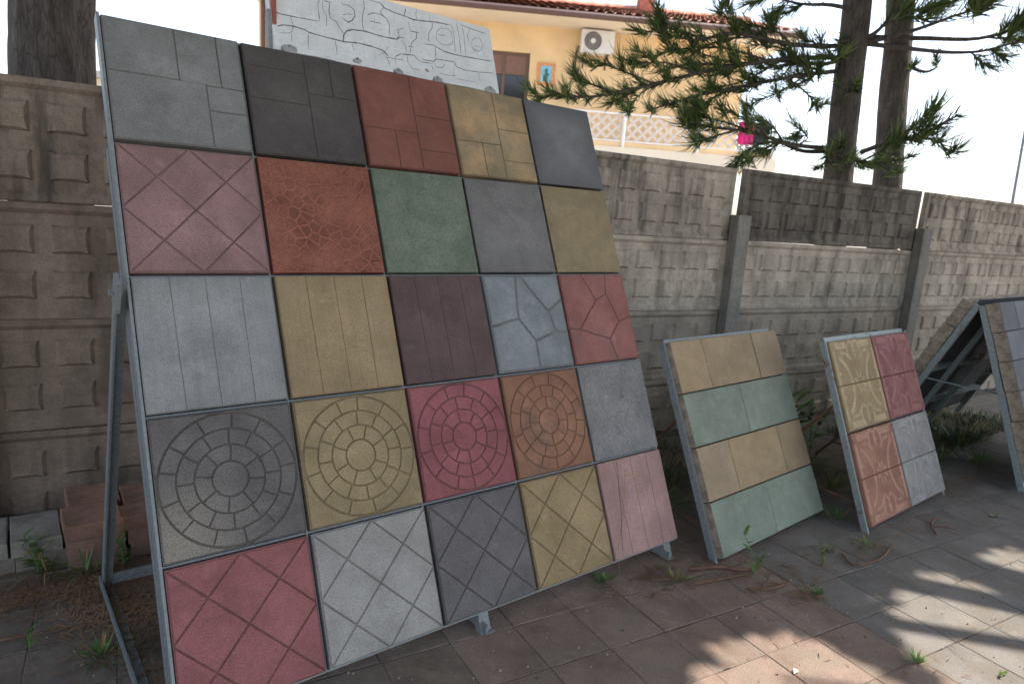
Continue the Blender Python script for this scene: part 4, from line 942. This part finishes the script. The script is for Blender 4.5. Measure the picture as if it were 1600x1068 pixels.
br1 = [
 dict(p=[(1330, 72, 7.2), (1240, 70, 6.9), (1150, 52, 6.6), (1095, 62, 6.4), (1060, 58, 6.3), (1025, 46, 6.2)], t0=.15, L=.22, dens=120, tw=[[(1200, 62, 6.8), (1160, 40, 6.7), (1120, 20, 6.6)], [(1100, 60, 6.4), (1060, 48, 6.35), (1020, 36, 6.3)], [(1230, 66, 6.9), (1215, 50, 6.8), (1165, 38, 6.7)], [(1180, 58, 6.7), (1130, 62, 6.6), (1085, 80, 6.5)]]),
 dict(p=[(1325, 90, 7.2), (1230, 92, 6.8), (1120, 108, 6.5), (1020, 132, 6.2), (935, 150, 6.0), (890, 150, 5.9), (862, 143, 5.8)], t0=.12, L=.20, dens=150, light=.35, tw=[[(1200, 95, 6.7), (1130, 75, 6.6), (1050, 78, 6.5), (1028, 88, 6.4)], [(1150, 103, 6.6), (1080, 100, 6.5), (1030, 112, 6.4)], [(1020, 130, 6.2), (970, 110, 6.1), (935, 98, 6.0)], [(1000, 136, 6.2), (975, 150, 6.2), (950, 163, 6.1)], [(960, 145, 6.1), (925, 132, 6.0), (905, 122, 6.0)], [(1230, 90, 6.8), (1165, 125, 6.7), (1110, 140, 6.6)], [(1060, 122, 6.3), (1010, 140, 6.3), (985, 165, 6.2)], [(1090, 115, 6.4), (1040, 98, 6.3), (985, 100, 6.2)], [(900, 150, 5.95), (860, 150, 5.9), (845, 155, 5.9)]]),
 dict(p=[(1320, 110, 7.2), (1250, 118, 6.9), (1160, 135, 6.7), (1080, 152, 6.5), (1015, 172, 6.4)], t0=.15, L=.22, dens=100, tw=[[(1260, 116, 6.9), (1225, 140, 6.8), (1180, 160, 6.8)], [(1230, 122, 6.9), (1260, 145, 6.9), (1275, 165, 6.9)], [(1160, 135, 6.7), (1120, 150, 6.6), (1095, 165, 6.6)], [(1290, 112, 7.), (1240, 100, 6.9), (1190, 108, 6.8)], [(1200, 128, 6.8), (1160, 112, 6.7), (1115, 118, 6.6)]]),
 dict(p=[(1325, 85, 7.2), (1290, 100, 7.1), (1220, 95, 7.0), (1150, 98, 6.9), (1100, 85, 6.8)], t0=.15, L=.22, dens=120, tw=[[(1260, 98, 7.), (1220, 75, 7.), (1180, 70, 6.9)], [(1240, 96, 7.), (1220, 120, 7.), (1180, 130, 6.9)], [(1290, 98, 7.1), (1270, 120, 7.1), (1240, 135, 7.1)], [(1300, 95, 7.1), (1290, 75, 7.1), (1250, 60, 7.1)]]),
 dict(p=[(1305, 232, 7.2), (1240, 226, 6.9), (1170, 206, 6.7), (1110, 198, 6.5), (1062, 186, 6.4)], t0=.22, L=.26, dens=150, light=.4, tw=[[(1180, 207, 6.7), (1130, 190, 6.6), (1090, 182, 6.5)], [(1200, 212, 6.8), (1170, 188, 6.75), (1140, 175, 6.7)], [(1150, 203, 6.7), (1110, 215, 6.6), (1085, 225, 6.55)], [(1220, 218, 6.85), (1190, 235, 6.8), (1165, 255, 6.8)]]),
 dict(p=[(1300, 236, 7.2), (1255, 236, 7.1), (1215, 222, 7.0), (1180, 228, 6.95), (1150, 248, 6.9)], t0=.2, L=.27, dens=110, up=-.35, tw=[[(1225, 224, 7.), (1205, 195, 7.), (1180, 185, 6.95)], [(1240, 230, 7.05), (1262, 215, 7.1), (1240, 195, 7.05)]]),
 dict(p=[(1352, 58, 7.2), (1450, 60, 7.3), (1530, 60, 7.4), (1610, 38, 7.5), (1680, 20, 7.6)], t0=.5, r=.024, L=.28, dens=80, up=.1, tw=[[(1540, 58, 7.4), (1580, 62, 7.45), (1625, 66, 7.5)], [(1560, 54, 7.4), (1590, 40, 7.5), (1620, 25, 7.5)]]),
 dict(p=[(1352, 68, 7.2), (1430, 77, 7.2), (1490, 82, 7.2), (1545, 78, 7.2), (1610, 58, 7.2)], t0=.6, L=.32, dens=80, up=-.6),
 dict(p=[(1352, 66, 7.2), (1400, 56, 7.1), (1450, 40, 7.0), (1500, 22, 6.9), (1558, 6, 6.8)], t0=.4, L=.34, dens=90, up=.5, spread=.7, light=.3, tw=[[(1470, 33, 7.), (1510, 18, 6.9), (1545, 0, 6.8)]]),
 dict(p=[(1350, 62, 7.2), (1375, 45, 7.15), (1395, 15, 7.1), (1400, -30, 7.0)], t0=.15, L=.26, dens=130, tw=[[(1380, 40, 7.1), (1420, 22, 7.), (1455, 5, 7.)], [(1372, 48, 7.1), (1400, 30, 7.1), (1440, 30, 7.1)]]),
 dict(p=[(1345, 238, 7.1), (1390, 222, 7.0), (1440, 212, 6.9), (1475, 192, 6.8), (1498, 180, 6.75)], t0=.1, L=.30, dens=210, up=.5, spread=.85, light=.2, tw=[[(1430, 214, 6.9), (1460, 218, 6.9), (1478, 232, 6.9)], [(1400, 220, 7.), (1425, 200, 6.95), (1440, 186, 6.9)]]),
 dict(p=[(1325, 225, 7.15), (1300, 232, 6.95), (1292, 250, 6.9), (1310, 262, 6.85)], t0=.0, L=.20, dens=280, light=.35, tw=[[(1300, 240, 7.), (1325, 245, 6.95), (1345, 258, 6.9)]]),
 dict(p=[(1328, 245, 7.1), (1345, 252, 7.0), (1372, 255, 6.95), (1392, 262, 6.9)], t0=.0, L=.20, dens=260, light=.15, tw=[[(1350, 250, 7.), (1380, 235, 7.), (1400, 222, 7.)]]),
 dict(p=[(1350, 20, 7.2), (1300, 8, 7.0), (1250, 6, 6.9), (1190, -10, 6.8)], t0=.3, L=.26, dens=60, up=-.4),
 dict(p=[(1330, 60, 7.15), (1312, 66, 7.0), (1310, 78, 6.95)], t0=.0, L=.2, dens=260, light=.3),
 dict(p=[(1340, 140, 7.15), (1322, 148, 7.05), (1318, 158, 7.0)], t0=.0, L=.16, dens=160, light=.2),
]
br2 = [
 dict(p=[(1412, 95, 7.7), (1430, 108, 7.6), (1450, 112, 7.55), (1465, 104, 7.5)], t0=.1, L=.15, dens=90),
 dict(p=[(1390, 240, 7.7), (1395, 246, 7.55), (1388, 256, 7.5)], t0=0, L=.18, dens=220, light=.15),
 dict(p=[(1410, 20, 7.7), (1440, 15, 7.5), (1480, 0, 7.4)], t0=.1, L=.28, dens=90),
]
conifer((1309, 278), (1340, 0), D1, .132, 'nearer conifer with long left branches behind the fence', br1, 11, 1.7)
conifer((1386, 288), (1408, 0), D2, .132, 'slimmer bare conifer trunk right of the other behind the fence', br2, 23, 1.6)
# big pine trunk at the upper left
pb = Vector((.44, 5.05, -.1)); pine = thing('pine_tree', pb, 'thick rough barked pine trunk behind the fence at the upper left', 'tree')
zs = [i * .07 for i in range(110)]
link('trunk', trunk_mesh('trunk', [Vector((z * .052 - .09, z * .01, z)) for z in zs], [.235 - .008 * z for z in zs], BK1, 64, .05), pine)
rr = random.Random(91); wood = MB(); fol = MB()
for k in range(26):
    z = rr.uniform(4.6, 7.6); a = rr.random() * 6.283; L = rr.uniform(1.2, 2.6) * (1.2 - (z - 4.6) * .15); dr = Vector((math.cos(a), math.sin(a), .25)); p = Vector((z * .052 - .09, 0, z))
    pts = smooth([p, p + dr * L * .5, p + dr * L + Vector((0, 0, .2))], 4); limb(wood, pts, .04, .01); spray(fol, pts, .3, 110, .4, rr, .012)
tag(wood.build('limbs', BK1, pine), kind='stuff'); fol.build('crown', [ND, ND2], pine)

# unseen tree added right of the picture, its crown shaped to shade the yard
SG = SUN / SUN.z
HOLES = [((1.66, 1.0), (2.30, 1.20)), ]
def in_patch(x, y):
    # gaps left in the crown for lit patches on the paving before the racks
    if (x - 2.02) ** 2 / .40 ** 2 + (y - .96) ** 2 / .29 ** 2 < 1: return True
    if (x - 1.9) ** 2 / .55 ** 2 + (y - .6) ** 2 / .42 ** 2 < 1: return True
    u, v = (x - 2.95) * .9 + (y - .75) * .3, (y - .75) * .9 - (x - 2.95) * .3
    if u * u / .48 ** 2 + v * v / .27 ** 2 < 1: return True
    if (x - 3.82) ** 2 / .22 ** 2 + (y - .78) ** 2 / .19 ** 2 < 1: return True
    if (x - 3.3) ** 2 / .5 ** 2 + (y - .35) ** 2 / .22 ** 2 < 1: return True
    return False
st = thing('added_shade_tree', (7.6, -3.0, -.05), 'unseen broad crowned tree added beyond the right edge to shade the racks', 'tree')
B0 = Vector((7.6, -3.0, -.05)); zs = [i * .2 for i in range(28)]
link('trunk', trunk_mesh('trunk', [Vector((-.12 * z, .1 * z, z)) for z in zs], [.24 - .02 * z for z in zs], BK1, 24, .06), st)
wood = MB(); rr = random.Random(17)
for k in range(22):
    a = rr.random() * 6.283; p = Vector((-.12 * 4.6, .1 * 4.6, 4.2 + rr.random())); e = Vector((5.0 + rr.uniform(-4.5, 5), .2 + rr.uniform(-3, 4.2), rr.uniform(4.9, 6.4))) - B0
    q = [p, p.lerp(e, .5) + Vector((0, 0, .4)), e]; wood.tube(q, [.07, .04, .012], 6)
tag(wood.build('limbs', BK1, st), kind='stuff')
fol = MB(); cnt = 0
FD = Vector((-.15599, -.98776, 0)); F0 = Vector((0, 3.56, 0))
def lit_fence(C):  # keeps the crown open for a sun strip on the fence
    t = (C - F0).dot(FD) / SUN.dot(FD)
    q = C - SUN * t; return 4.75 < q.x < 6.15 and .93 + .03 * math.sin(q.x * 9) < q.z < 1.10 + .03 * math.sin(q.x * 7)
for k in range(70000):
    C = Vector((rr.uniform(-3.0, 13.0), rr.uniform(-6.0, 5.0), 0)); h = noise.noise(Vector((C.x * .5, C.y * .5, 3))); C.z = 5.6 + h * .8 + rr.gauss(0, .35)
    L_ = C - SG * C.z
    if in_patch(L_.x, L_.y): continue
    if L_.y < .45 and rr.random() < .72: continue
    if lit_fence(C): continue
    q9 = C - SG * (C.z - 1.9)
    if q9.x > 3.2 and q9.y > 3.62 - .158 * q9.x: continue
    d = Vector((rr.gauss(0, 1), rr.gauss(0, 1), rr.gauss(0, .35))).normalized(); s_ = d.cross(Vector((rr.gauss(0, .4), rr.gauss(0, .4), 1))).normalized(); Ls = rr.uniform(.18, .32); wd = rr.uniform(.05, .085)
    c = C - B0; fol.face([c - d * Ls * .5, c + s_ * wd, c + d * Ls * .5, c - s_ * wd]); cnt += 1
for k in range(16000):  # extra leaves packed in to stop sun leaking onto the racks
    C = Vector((rr.uniform(-.4, 4.7), rr.uniform(1.1, 3.5), rr.uniform(0, 2.1))); C += SUN * ((rr.gauss(5.5, .3) - C.z) / SUN.z); L_ = C - SG * C.z
    if in_patch(L_.x, L_.y) or lit_fence(C): continue
    d = Vector((rr.gauss(0, 1), rr.gauss(0, 1), rr.gauss(0, .35))).normalized(); s_ = d.cross(Vector((rr.gauss(0, .4), rr.gauss(0, .4), 1))).normalized(); Ls = rr.uniform(.16, .26); wd = rr.uniform(.045, .07)
    c = C - B0; fol.face([c - d * Ls * .5, c + s_ * wd, c + d * Ls * .5, c - s_ * wd])
fol.build('crown', [ND, ND2], st)

# ------------------------------------------------------------------ weeds, twigs, litter
def blade(mb, p, d, L, wd, droop, mi=0):
    d = d.normalized(); s_ = d.cross(Vector((0, 0, 1)))
    if s_.length < .05: s_ = Vector((1, 0, 0))
    s_.normalize(); prev = None
    for k in range(5):
        t = k / 4; c = p + d * L * t - Vector((0, 0, droop * L * t * t)); e = wd * (1 - t) ** .6 * (.5 + .5 * min(1, t * 3)) + .0003
        cur = (c - s_ * e, c + s_ * e)
        if prev: mb.face([prev[0], prev[1], cur[1], cur[0]], mi)
        prev = cur
def weed(x, y, hgt, n, label, kind='tuft', seed=0, rad=.03, z=0., dry=.15):
    rr = random.Random(seed * 31 + 5); o = thing('weed', (x, y, z), label, 'weed', 'weeds growing in the joints'); lf = MB()
    if kind == 'tuft':
        for k in range(n):
            a = rr.random() * 6.283; s = rr.random(); p = Vector((math.cos(a), math.sin(a), 0)) * rad * s
            blade(lf, p, Vector((math.cos(a) * (.3 + s), math.sin(a) * (.3 + s), rr.uniform(.5, 1.3))), hgt * rr.uniform(.5, 1.1), rr.uniform(.0018, .0042) * (1 + hgt * 2), rr.uniform(.1, .6), 1 if rr.random() < dry else 0)
        tag(lf.build('leaf_tuft', [M['leaf'], M['leaf_dry']], o), kind='stuff')
    else:
        st_ = MB()
        for k in range(n):
            a = rr.random() * 6.283; lean = Vector((math.cos(a), math.sin(a), 0)) * rr.uniform(.05, .35); hh = hgt * rr.uniform(.6, 1.) if k else hgt; pts = [lean * hh * t * t + Vector((0, 0, hh * t)) for t in (0, .33, .66, 1)]
            st_.tube(pts, [.0025, .002, .0016, .001], 5)
            for q in range(6):
                t = .15 + .85 * q / 5; p = lean * hh * t * t + Vector((0, 0, hh * t)); b = q * 2.4 + rr.random()
                blade(lf, p, Vector((math.cos(b), math.sin(b), .9 if t > .8 else .45)), hgt * rr.uniform(.22, .38), hgt * .045 + .002, .25, 1 if rr.random() < dry else 0)
        st_.build('stem', M['leaf'], o); lf.build('leaves', [M['leaf'], M['leaf_dry']], o)
    return o
weed(2.55, 1.40, .19, 1, 'tall single stemmed weed in front of the tan and green block board', 'stem', 1)
weed(2.60, 1.43, .08, 3, 'low leafy weed at the foot of the tall weed by the block board', 'stem', 2)
weed(3.50, 1.52, .10, 60, 'green grass tuft at the right foot of the block board', 'tuft', 3, .06)
weed(2.66, 1.19, .05, 45, 'small grass tuft on the red and grey paving seam', 'tuft', 4, .03)
weed(2.55, .75, .06, 34, 'small green weed on the paving seam nearest the camera', 'tuft', 5, .025, dry=.05)
weed(1.98, 1.735, .06, 40, 'grass tuft under the ochre diamond tile', 'tuft', 6, .03)
weed(2.24, 1.58, .06, 40, 'straggly weed with twigs between the big rack and block board', 'tuft', 7, .05, dry=.5)
weed(3.10, 1.36, .04, 34, 'flat green weed in the joint left of the floral board', 'tuft', 8, .06)
weed(3.33, 1.28, .05, 40, 'low weed patch at the left foot of the floral board', 'tuft', 9, .06, dry=.35)
weed(2.93, 1.30, .07, 3, 'small purplish weed in the grey paving before the block board', 'stem', 10, dry=.5)
weed(.13, 2.93, .17, 6, 'leafy weed in front of the grey slab stack', 'stem', 11, dry=.25)
weed(.155, 2.935, .16, 26, 'upright grass clump beside the leafy weed at the grey slabs', 'tuft', 12, .03, dry=.5)
weed(.275, 2.84, .15, 40, 'arching yellow green grass before the red slab stack', 'tuft', 13, .03, dry=.35)
weed(.40, 2.83, .14, 3, 'broad leaved seedling behind the rack leg', 'stem', 14, dry=0)
weed(.072, 2.43, .07, 3, 'tiny seedling in the slab joint at the lower left', 'stem', 15, dry=0)
weed(.25, 2.28, .07, 70, 'grass growing along the rack base bar', 'tuft', 16, .07, dry=.3)
weed(4.15, 2.25, .42, 4, 'tall broad leaved plant by the fence between the small boards', 'stem', 17, dry=0)
weed(4.32, 2.12, .36, 4, 'second leafy plant beside the tall one near the fence', 'stem', 18, dry=0)
weed(3.05, 2.35, .18, 90, 'grass clump by the fence behind the block board left edge', 'tuft', 19, .12, dry=.1)
weed(3.9, 1.75, .14, 90, 'grass clump behind the floral board left edge', 'tuft', 20, .1, dry=.3)
weed(5.0, 1.62, .17, 90, 'spiky grass clump under the trestle rack', 'tuft', 21, .08, dry=.2)
weed(5.45, 1.85, .15, 160, 'dark grass patch at the back under the trestle rack', 'tuft', 22, .2, dry=.2)
weed(4.62, 1.47, .06, 50, 'low green leaves at the right foot of the floral board', 'tuft', 23, .08, dry=.1)
weed(4.35, 1.05, .03, 20, 'tiny green sprout on the open grey paving', 'tuft', 24, .02, dry=0)
for k, (x, y, h_, n, lab) in enumerate(((4.78, 1.78, .17, 110, 'grass clump just behind the right edge of the floral board'), (5.15, 2.02, .2, 150, 'dark grass mass under the back slope of the trestle rack'), (5.75, 1.7, .16, 130, 'grass between the legs of the trestle rack'), (5.9, 2.1, .2, 150, 'grass against the fence beyond the trestle rack'), (4.05, 2.05, .16, 120, 'grass at the root of the tall plant by the fence'), (4.45, 1.68, .13, 90, 'grass hidden low behind the floral board'), (2.75, 2.15, .14, 90, 'grass seen between the big rack and the block board'), (5.35, 1.45, .1, 80, 'short grass at the front of the trestle rack'))):
    weed(x, y, h_ * 1.35, int(n * 1.6), lab, 'tuft', 40 + k, .16, dry=.2)
weed(4.22, 2.18, .34, 5, 'bushy bright green plant filling the gap between the small boards', 'stem', 60, dry=0)
weed(1.30, 1.98, .05, 24, 'small weed under the light grey diamond tile', 'tuft', 25, .03, dry=.3)
mb = MB(); rr = random.Random(303)
for k in range(5200):
    if k < 3600: x, y = rr.uniform(4.95, 6.9), rr.uniform(1.62, 2.35)
    else: x, y = rr.uniform(2.6, 4.8), rr.uniform(2.25, 2.75)
    if noise.noise(Vector((x * 3, y * 3, 1))) < -.12: continue
    a = rr.random() * 6.283; blade(mb, Vector((x, y, -.002)), Vector((math.cos(a) * .7, math.sin(a) * .7, rr.uniform(.5, 1.3))), rr.uniform(.05, .2), rr.uniform(.002, .0045), rr.uniform(.1, .6), 1 if rr.random() < .25 else 0)
tag(mb.build('undergrowth', [plain('undergrowth_shade_leaf', (.05, .085, .025), .7, .3, 20), M['leaf_dry']]), 'rough grass along the fence foot, toned dark for the shade under the trestle rack', 'grass', kind='stuff')  # grass kept dark, its colour standing for shade inside the trestle rack
# flowering stalk leaning on the lowest right tile of the big rack
o = thing('seed_stalk', (2.0, 1.66, 0), 'thin dry stalk with yellow seed heads leaning on the pink tile', 'weed'); mb = MB()
tip = [Vector((2.0, 1.665, 0)), bd(1.66, 5 * P - .05, .012), bd(1.72, 4.6 * P, .012), bd(1.77, 4.28 * P, .012), bd(1.79, 4.12 * P, .014)]
mb.tube(smooth([t - Vector((2.0, 1.66, 0)) for t in tip]), .0011, 4); mb.build('stem', M['leaf_dry'], o)
for (u, v) in ((1.79, 4.12), (1.81, 4.2), (1.83, 4.22), (1.85, 4.21), (1.80, 4.22), (1.78, 4.17), (1.84, 4.40), (1.86, 4.41), (1.88, 4.40)):
    mb = MB(); c = bd(u, v * P, .012) - Vector((2.0, 1.66, 0)); mb.tube([c - Vector((.004, 0, .002)), c, c + Vector((.005, 0, .002))], [.0008, .0022, .0008], 5); mb.build('seed_head', plain('seed_yellow_%d' % int(u * 100 + v * 1000), (.5, .40, .10), .7), o)
def twig(pts, r, label):
    p0 = Vector((*pts[0], .006)); mb = MB(); r *= .6; q = smooth([Vector((*p, .006 + .008 * math.sin(i * 1.3) ** 2)) - p0 for i, p in enumerate(pts)], 4)
    mb.tube(q, [r * (.5 + .5 * math.sin(math.pi * (.15 + .8 * i / (len(q) - 1)))) for i in range(len(q))], 6); tag(mb.build('fallen_twig', M['twig'], None, p0, smooth=True), label, 'twig', 'fallen twigs on the paving')
twig([(3.119, 1.299), (3.044, 1.209), (3.228, 1.178), (3.414, 1.208)], .008, 'long curved brown twig on grey paving before the floral board')
twig([(3.769, 1.137), (3.846, 1.19), (3.945, 1.218), (4.003, 1.202)], .010, 'hooked reddish twig on the grey paving right of the floral board')
twig([(3.86, 1.19), (3.90, 1.14), (3.93, 1.10)], .006, 'short dark twig beside the hooked one')
twig([(2.36, 1.60), (2.43, 1.56), (2.507, 1.528), (2.558, 1.466), (2.664, 1.433)], .012, 'thick curved twig at the foot of the block board')
twig([(2.25, 1.52), (2.36, 1.48), (2.46, 1.46), (2.55, 1.43)], .009, 'twig lying parallel just before the block board')
twig([(2.443, 1.375), (2.492, 1.317), (2.60, 1.30), (2.646, 1.297)], .008, 'forked brown twig on the red paving seam')
twig([(2.48, 1.33), (2.54, 1.345), (2.60, 1.31)], .006, 'thin side twig over the forked twig')
twig([(2.06, 1.545), (2.10, 1.54)], .009, 'short bark stick on the red paving')
twig([(2.14, 1.63), (2.2, 1.59), (2.28, 1.57)], .007, 'dark twig in the weed between rack and block board')
twig([(-.06, 2.52), (.05, 2.498), (.161, 2.477)], .006, 'pale stick on the slab at the lower left edge')
twig([(.2, 2.46), (.23, 2.455)], .005, 'tiny pale stick near the rack base bar')
gs = thing('green_sprig', (2.71, .545, .004), 'small green conifer sprig lying on the paving near the bottom right corner', 'sprig'); mb = MB()
sp = [Vector((0, 0, .006)), Vector((.02, .004, .008)), Vector((.045, -.004, .006))]; mb.tube(sp, .003, 5); mb.build('stem', M['leaf'], gs); mb = MB(); spray(mb, sp, 0, 2600, .012, random.Random(4), .0008); mb.build('needles', [ND2, ND2], gs)
# dead leaf
mb = MB(); mb.face([(0, 0, .004), (.02, -.006, .008), (.035, .004, .004), (.018, .014, .011)]); mb.face([(.035, .004, .0035), (.02, -.006, .0075), (0, 0, .0035), (.018, .014, .0105)]); tag(mb.build('dead_leaf', plain('pale_dead_leaf', (.5, .45, .36), .8), None, (2.10, .965, 0)), 'small pale dead leaf in the sunlit patch on the red paving', 'leaf')
# needle litter, uncounted
rr = random.Random(77); mb = MB()
def lit(cx, cy, sx, sy, n):
    for _ in range(n):
        x, y = rr.gauss(cx, sx), rr.gauss(cy, sy); a = rr.random() * 6.283; L = rr.uniform(.012, .05); z = rr.uniform(.003, .012); d = Vector((math.cos(a), math.sin(a), rr.uniform(-.1, .12))) * L; s_ = Vector((-math.sin(a), math.cos(a), 0)) * rr.uniform(.001, .0024); p = Vector((x, y, z)); up_ = Vector((0, 0, .0012))
        mb.face([p - s_, p + d - s_ * .4, p + d + s_ * .4, p + s_]); mb.face([p + up_, p + d * .5 + up_ + s_, p + d + up_, p + d * .5 - s_ + up_])
lit(.33, 2.62, .10, .13, 1200); lit(.42, 2.35, .1, .2, 900); lit(.25, 2.75, .2, .06, 900); lit(.05, 2.78, .15, .07, 500); lit(3.35, 1.26, .2, .06, 70); lit(2.75, 1.32, .2, .05, 120); lit(4.9, 1.35, .5, .06, 500); lit(5.3, 1.8, .6, .3, 2200); lit(4.4, 2.1, .5, .25, 1800); lit(3.2, 2.3, .5, .3, 1200); lit(3.0, 1.75, .5, .2, 700); lit(2.25, 1.7, .2, .1, 250); lit(4.2, 1.75, .3, .2, 700); lit(2.5, 1.0, .7, .5, 160); lit(3.2, 1.27, .15, .05, 40); lit(2.62, 1.2, .05, .03, 80); lit(.5, 2.0, .3, .3, 250)
tag(mb.build('needle_litter', M['litter']), 'dry brown conifer needles scattered over the paving', 'litter', kind='stuff')

mb = MB()
for k in range(1500):
    x, y = rr.uniform(-.1, 5.2), rr.uniform(.3, 3.0); q = proj((x, y, 0))
    if q is None or not (-40 < q[0] < 1640 and q[1] < 1120): continue
    r_ = rr.uniform(.0012, .0042) * (1.6 if rr.random() < .06 else 1); a = rr.random() * 6.283
    p = [(x + r_ * math.cos(a + t_) * rr.uniform(.7, 1.2), y + r_ * math.sin(a + t_) * rr.uniform(.7, 1.2)) for t_ in (0, 1.57, 3.14, 4.71)]; cx, cy = x, y
    mb.poly_prism(p, .0005, [(cx + (u_ - cx) * .5, cy + (v_ - cy) * .5) for u_, v_ in p], .0012 + r_ * .8, (0, 0, 1)[rr.randrange(3)])
tag(mb.build('grit', [plain('grit_pale', (.36, .32, .27), .95), plain('grit_brown', (.12, .08, .05), .95), plain('grit_dark', (.05, .045, .04), .95)]), 'fine pale and dark grit scattered over the paving', 'grit', kind='stuff')
